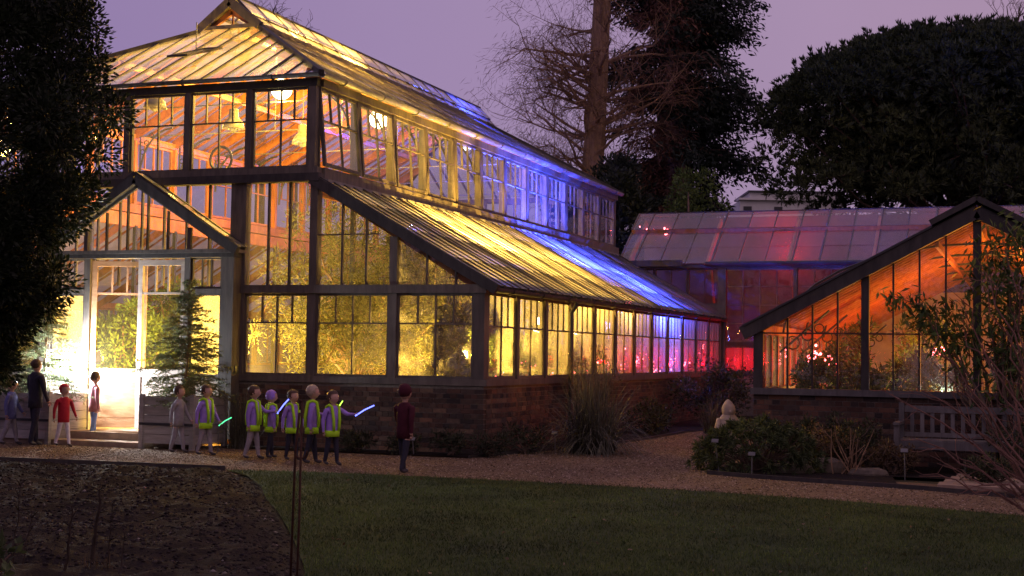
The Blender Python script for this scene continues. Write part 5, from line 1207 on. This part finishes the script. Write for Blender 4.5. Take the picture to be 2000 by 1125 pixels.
# dark wood beyond the left side and behind
cs, rs = [], []
for i in range(150): cs.append((R.uniform(-44, -29), R.uniform(22, 75), R.uniform(.5, 4.6))); rs.append(R.uniform(1.0, 1.8))
for i in range(60): cs.append((R.uniform(-30, -9), R.uniform(62, 74), R.uniform(.5, 5.2))); rs.append(R.uniform(1.0, 1.8))
# the garden's own tree belt to the right of and behind the lawn
for i in range(420):
    a = rad(R.uniform(-80, 262)); q = R.uniform(36, 48); x, y = 4+q*math.cos(a), 8+q*math.sin(a)
    if y > 36 or (x < -18 and y > 12): continue
    cs.append((x, y, R.uniform(.5, 10)*R.uniform(.6, 1))); rs.append(R.uniform(1.6, 2.8))
Vv, Q = cloud(cs, rs, 110000, .42, .22); link('distant_wood', np_mesh('distant_wood', Vv, Q, LF_BUSH), kind='stuff')
# ---------------------------------------------------------------- people
def cloth(name, c, var=.2): return plain(name, c, .85, .2, 0, var, 14)
SKIN = plain('skin', (.48, .29, .21), .55, .4, 0, .08); EYE_M = plain('eye', (.02, .015, .012), .2, .6); SHOE = plain('shoe', (.05, .045, .05), .6)
LIME = cloth('lime_fabric', (.42, .78, .03), .1); PURP = cloth('lilac_fabric', (.32, .20, .62)); DARKC = cloth('dark_fabric', (.03, .03, .045)); DENIM = cloth('denim', (.20, .27, .50)); REDC = cloth('red_fabric', (.42, .02, .035))
PINK = cloth('pink_fabric', (.50, .22, .25)); GREYC = cloth('grey_fabric', (.28, .26, .28)); BLUEC = cloth('blue_fabric', (.13, .14, .32)); WHITEC = cloth('pale_fabric', (.70, .66, .70)); MAROON = cloth('maroon_fabric', (.06, .012, .02))
HAIRB = plain('brown_hair', (.07, .04, .025), .6, .3, 0, .3, 40); HAIRL = plain('fair_hair', (.38, .30, .22), .6, .3, 0, .25, 40)
def person(label, loc, rz, h, coat, legs, hair=HAIRB, stride=.2, arms=(.25, -.2), vest=None, adult=False, hood=False, group=None, bend=(.3, .3)):
    t = thing('person', label, 'person', loc, rz, group, local=True)
    hd = .132 if adult else .175            # head height as share of body height
    leg = .50 if adult else .45; sh = .815 if adult else .755; chest = .70 if adult else .64; sw = .125 if adult else .118
    neck = 1-hd-.01; V_, E_, r_ = [], [], []
    def v(p, r, par=None):
        V_.append((p[0]*h, p[1]*h, p[2]*h)); r_.append(r*h)
        if par is not None: E_.append((par, len(V_)-1))
        return len(V_)-1
    pel = v((0, 0, leg+.02), .072); wa = v((0, .0, (leg+chest)/2+.02), .068, pel); chs = v((0, 0, chest+.02), .078, wa); nk = v((0, -.006, neck-.035), .034, chs); nk2 = v((0, -.010, neck+.012), .034, nk)
    hr = hd*.46; v2 = v((0, -.016, neck+.02+hd*.38), hr*.9, nk2); v((0, -.012, 1-hr*.80), hr*.7, v2)
    wr = []
    for s, ph in ((1, 1), (-1, -1)):
        sw_ = stride*ph; hip = v((s*.05, 0, leg-.01), .056, pel); l1 = leg*.5; kn = v((s*.052, -math.sin(sw_*.9)*l1, leg-.01-math.cos(sw_*.9)*l1), .042, hip)
        k = V_[kn]; bk = sw_*.9-(.35 if ph < 0 else .1)*abs(stride)*2; l2 = leg*.47; an = v((s*.052, k[1]/h-math.sin(bk)*l2, k[2]/h-math.cos(bk)*l2), .028, kn)
        a = V_[an]; v((s*.056, a[1]/h-.045, a[2]/h-.012), .026, an); v((s*.06, a[1]/h-.085, a[2]/h-.016), .019, len(V_)-1)
        aa = arms[0 if s > 0 else 1]; bb = bend[0 if s > 0 else 1]
        so = v((s*sw, 0, sh), .045, chs); ua = .165; el = v((s*(sw+.028), -math.sin(aa)*ua, sh-math.cos(aa)*ua), .034, so); q = V_[el]; fa = .145
        w1 = v((s*(sw+.030), q[1]/h-math.sin(aa+bb)*fa, q[2]/h-math.cos(aa+bb)*fa), .023, el); wr.append((s, Vector(V_[w1]), aa+bb))
        w = V_[w1]; v((s*(sw+.030), w[1]/h-math.sin(aa+bb)*.035, w[2]/h-math.cos(aa+bb)*.035), .021, w1)
    zmin = min(p[2]-q for p, q in zip(V_, r_)); V_ = [(p[0], p[1], p[2]-zmin) for p in V_]; wr = [(s, p-V3(0, 0, zmin), a) for s, p, a in wr]
    me = bpy.data.meshes.new('tmp'); me.from_pydata(V_, E_, []); ob = bpy.data.objects.new('tmp', me); COL.objects.link(ob)
    m1 = ob.modifiers.new('s', 'SKIN'); m1.use_smooth_shade = True
    for i, sv in enumerate(me.skin_vertices[0].data): sv.radius = (r_[i], r_[i]*.86); sv.use_root = (i == 0)
    ob.modifiers.new('d', 'SUBSURF').levels = 2
    dg = bpy.context.evaluated_depsgraph_get(); me2 = bpy.data.meshes.new_from_object(ob.evaluated_get(dg)); bpy.data.objects.remove(ob)
    bm = bmesh.new(); bm.from_mesh(me2)
    # fingers: four of unequal length and a thumb leaving the side of each palm
    for s, p, a in wr:
        f = V3(0, -math.sin(a), -math.cos(a)); sd = V3(0, math.cos(a), -math.sin(a)); pc = p+f*.045*h
        mb = MB()
        for k, (o, L) in enumerate(((-.013, .030), (-.0045, .036), (.0045, .034), (.013, .026))):
            b0 = pc+sd*o*h; mb.tube([b0, b0+f*L*.5*h+V3(-s*.003*h, 0, 0), b0+f*L*.9*h+V3(-s*.012*h, 0, 0)], [.0052*h, .0048*h, .0036*h], 5)
        b0 = pc-f*.02*h-sd*.014*h; mb.tube([b0, b0-sd*.014*h+f*.012*h, b0-sd*.018*h+f*.028*h], [.0062*h, .0055*h, .004*h], 5)
        b2_ = mb.mesh('f', SKIN); bm.from_mesh(b2_); bpy.data.meshes.remove(b2_)
    # nose and ears
    mb = MB(); hz = neck+.02+hd*.38-zmin/h; fy = -.012-hr*.98
    mb.ball((0, -.012*h, (1-hd*.5)*h-zmin), hr*h, 14, 0, (.88, 1, 1.06)); mb.tube([(-.012*h, (fy+.010)*h, (hz-.030)*h), (.012*h, (fy+.010)*h, (hz-.030)*h)], .003*h, 4)
    mb.ball((0, (fy-.002)*h, (hz-.008)*h), .011*h, 6, 0, (.8, 1, 1.1))
    for s in (-1, 1): mb.ball((s*hr*.92*h, -.010*h, hz*h), .014*h, 6, 0, (.4, .8, 1.2))
    b2_ = mb.mesh('f', SKIN); bm.from_mesh(b2_); bpy.data.meshes.remove(b2_)
    nz = (neck-.02)*h-zmin; hipz = (leg+.015)*h-zmin
    for fc in bm.faces:
        c = fc.calc_center_median(); fc.smooth = True
        hand = any((c-p).dot(V3(0, -math.sin(a), -math.cos(a))) > .005*h and (c-p).length < .11*h for s, p, a in wr)
        fc.material_index = 2 if (c.z > nz or hand) else (3 if c.z < .055*h else (1 if c.z < hipz and abs(c.x) < (sw-.02)*h else 0))
    me2.materials.clear()
    for m in (coat, legs, SKIN, SHOE): me2.materials.append(m)
    bm.to_mesh(me2); bm.free(); me2.name = 'body'; link('body', me2, t)
    # coat skirt, hair or hood, eyes, vest
    zz = -zmin/h; mb = MB(); mb.lathe([((leg-.07+zz)*h, .098*h, .080*h), ((leg+.02+zz)*h, .098*h, .078*h), ((chest+zz)*h, .100*h, .076*h), ((sh+.005+zz)*h, .098*h, .068*h), ((sh+.045+zz)*h, .055*h, .050*h)], (0, 0, 0), 16); mb.build('coat', coat, t, smooth=True)
    mb = MB(); cz = (1-hd*.5+.004)*h-zmin; mb.ball((0, .004*h, cz+.018*h), hr*1.1*h, 14, 0, (.98, 1.0, .98)); hb = mb.mesh('hair', hair if not hood else coat, smooth=True)
    b3 = bmesh.new(); b3.from_mesh(hb); bmesh.ops.delete(b3, geom=[f for f in b3.faces if f.calc_center_median().y < -hr*.52*h and f.calc_center_median().z < cz+hr*.62*h], context='FACES'); b3.to_mesh(hb); b3.free(); link('hood' if hood else 'hair', hb, t)
    mb = MB()
    for s in (-1, 1): mb.ball((s*hr*.36*h, (fy+.012)*h, (hz+.016)*h-zmin*0), .005*h, 6)
    mb.build('eye', EYE_M, t)
    if vest:
        mb = MB(); z0, z1 = (leg-.03+zz)*h, (sh+.012+zz)*h
        mb.lathe([(z0-.05*h, .110*h, .092*h), (z0+.035*h, .111*h, .091*h)], (0, 0, 0), 16)
        for s in (-1, 1): mb.tube([(s*.045*h, -.083*h, z0+.035*h), (s*.055*h, -.088*h, (z0+z1)/2), (s*.066*h, -.055*h, z1+.018*h), (s*.066*h, .0, z1+.04*h), (s*.066*h, .055*h, z1+.018*h), (s*.055*h, .088*h, (z0+z1)/2), (s*.045*h, .085*h, z0+.035*h)], .021*h, 8)
        mb.build('hi_vis_vest', vest, t, smooth=True)
    q = Matrix.Rotation(rz, 3, 'Z'); HANDS[label] = [Vector(loc)+q @ (w_+V3(0, -math.sin(a_), -math.cos(a_))*.06*h) for _, w_, a_ in wr]
    return t
HANDS = {}
import bmesh
HV = 'children in lilac jackets with lime hi-vis vests'
def pp(px, Y): g = gnd(px, Y); return (g.x, g.y, -.012)
person('fair haired child in a lilac jacket and lime vest just right of the rusty rods', pp(612, 17.2), rad(120), 1.02, PURP, DARKC, HAIRL, .18, (.6, -.15), LIME, group=HV, bend=(.9, .2))
person('dark haired child in a lilac jacket and lime vest partly behind the rusty rods', pp(574, 17.6), rad(75), .94, PURP, DARKC, HAIRB, .14, (.2, -.3), LIME, group=HV)
person('child in a lilac jacket and lime vest, leftmost of the line before the brick wall', pp(498, 17.5), rad(100), .99, PURP, GREYC, HAIRB, .2, (.8, -.2), LIME, group=HV, bend=(.8, .3))
person('child in a lilac hood and lime vest close behind the leftmost child of the line', pp(532, 17.8), rad(135), .92, PURP, DARKC, HAIRB, .12, (.15, -.1), LIME, group=HV, hood=True)
person('child in a lilac jacket and lime vest, rightmost of the walking line', pp(652, 17.1), rad(70), .96, PURP, DARKC, HAIRB, .16, (1.1, -.2), LIME, group=HV, bend=(.5, .3))
person('child in a lilac jacket and lime vest in front of the right planter tub', pp(405, 17.75), rad(85), .98, PURP, GREYC, HAIRB, .2, (.3, -.3), LIME, group=HV)
person('child in a grey jacket walking in front of the right planter tub', pp(352, 18.0), rad(95), .95, GREYC, GREYC, HAIRB, .2, (.3, -.3))
person('child in a pink jacket and jeans standing at the porch door', (ony(186, 845, 19.25).x, 19.2, .07), rad(150), 1.02, PINK, DENIM, HAIRB, .12, (.15, -.1))
person('child in a bright red hooded coat and pale trousers by the left tub', pp(128, 18.2), rad(70), .93, REDC, WHITEC, HAIRB, .28, (.3, -.3), hood=True)
person('person in a black coat before the left tub', pp(72, 18.15), rad(160), 1.28, DARKC, DARKC, HAIRB, .15, (.1, .1), adult=True)
person('child in a blue jacket at the left edge of the picture', pp(25, 18.1), rad(110), 1.0, BLUEC, GREYC, HAIRB, .25, (.3, -.2))
person('child in a dark maroon coat on the path before the brick corner', pp(792, 16.4), rad(165), 1.08, MAROON, DARKC, HAIRB, .2, (.3, -.3), hood=True)
# glow sticks added to the children's hands, standing in for loose light trails
E_GB = emit('glow_stick_blue', (.12, .15, 1), 5); E_GL = emit('glow_stick_lime', (.45, .9, .08), 3); E_GG = emit('glow_stick_green', (.1, .8, .35), 2.0)
def stick(label, a, b, mat):
    o = MB().tube([a, a.lerp(b, .5)+V3(0, 0, .012), b], .008, 6).build('glow_stick', mat, None, a); tag(o, label, 'glow stick', 'added glow sticks standing in for light trails')
def held(who, i, d, L, mat, label):
    a = HANDS[who][i]; d = Vector(d).normalized(); stick(label, a-d*.04, a+d*L, mat)
K = list(HANDS)
held(K[4], 0, (.9, .1, .5), .26, E_GB, 'added blue glow stick held out by the rightmost child of the walking line')
held(K[0], 0, (.5, 0, .8), .24, E_GL, 'added lime glow stick raised by the fair haired child')
held(K[2], 0, (.6, 0, .7), .24, E_GB, 'added blue glow stick held by the leftmost child of the line')
held(K[5], 0, (.5, 0, .3), .2, E_GG, 'added green glow stick held by the child before the right planter tub')
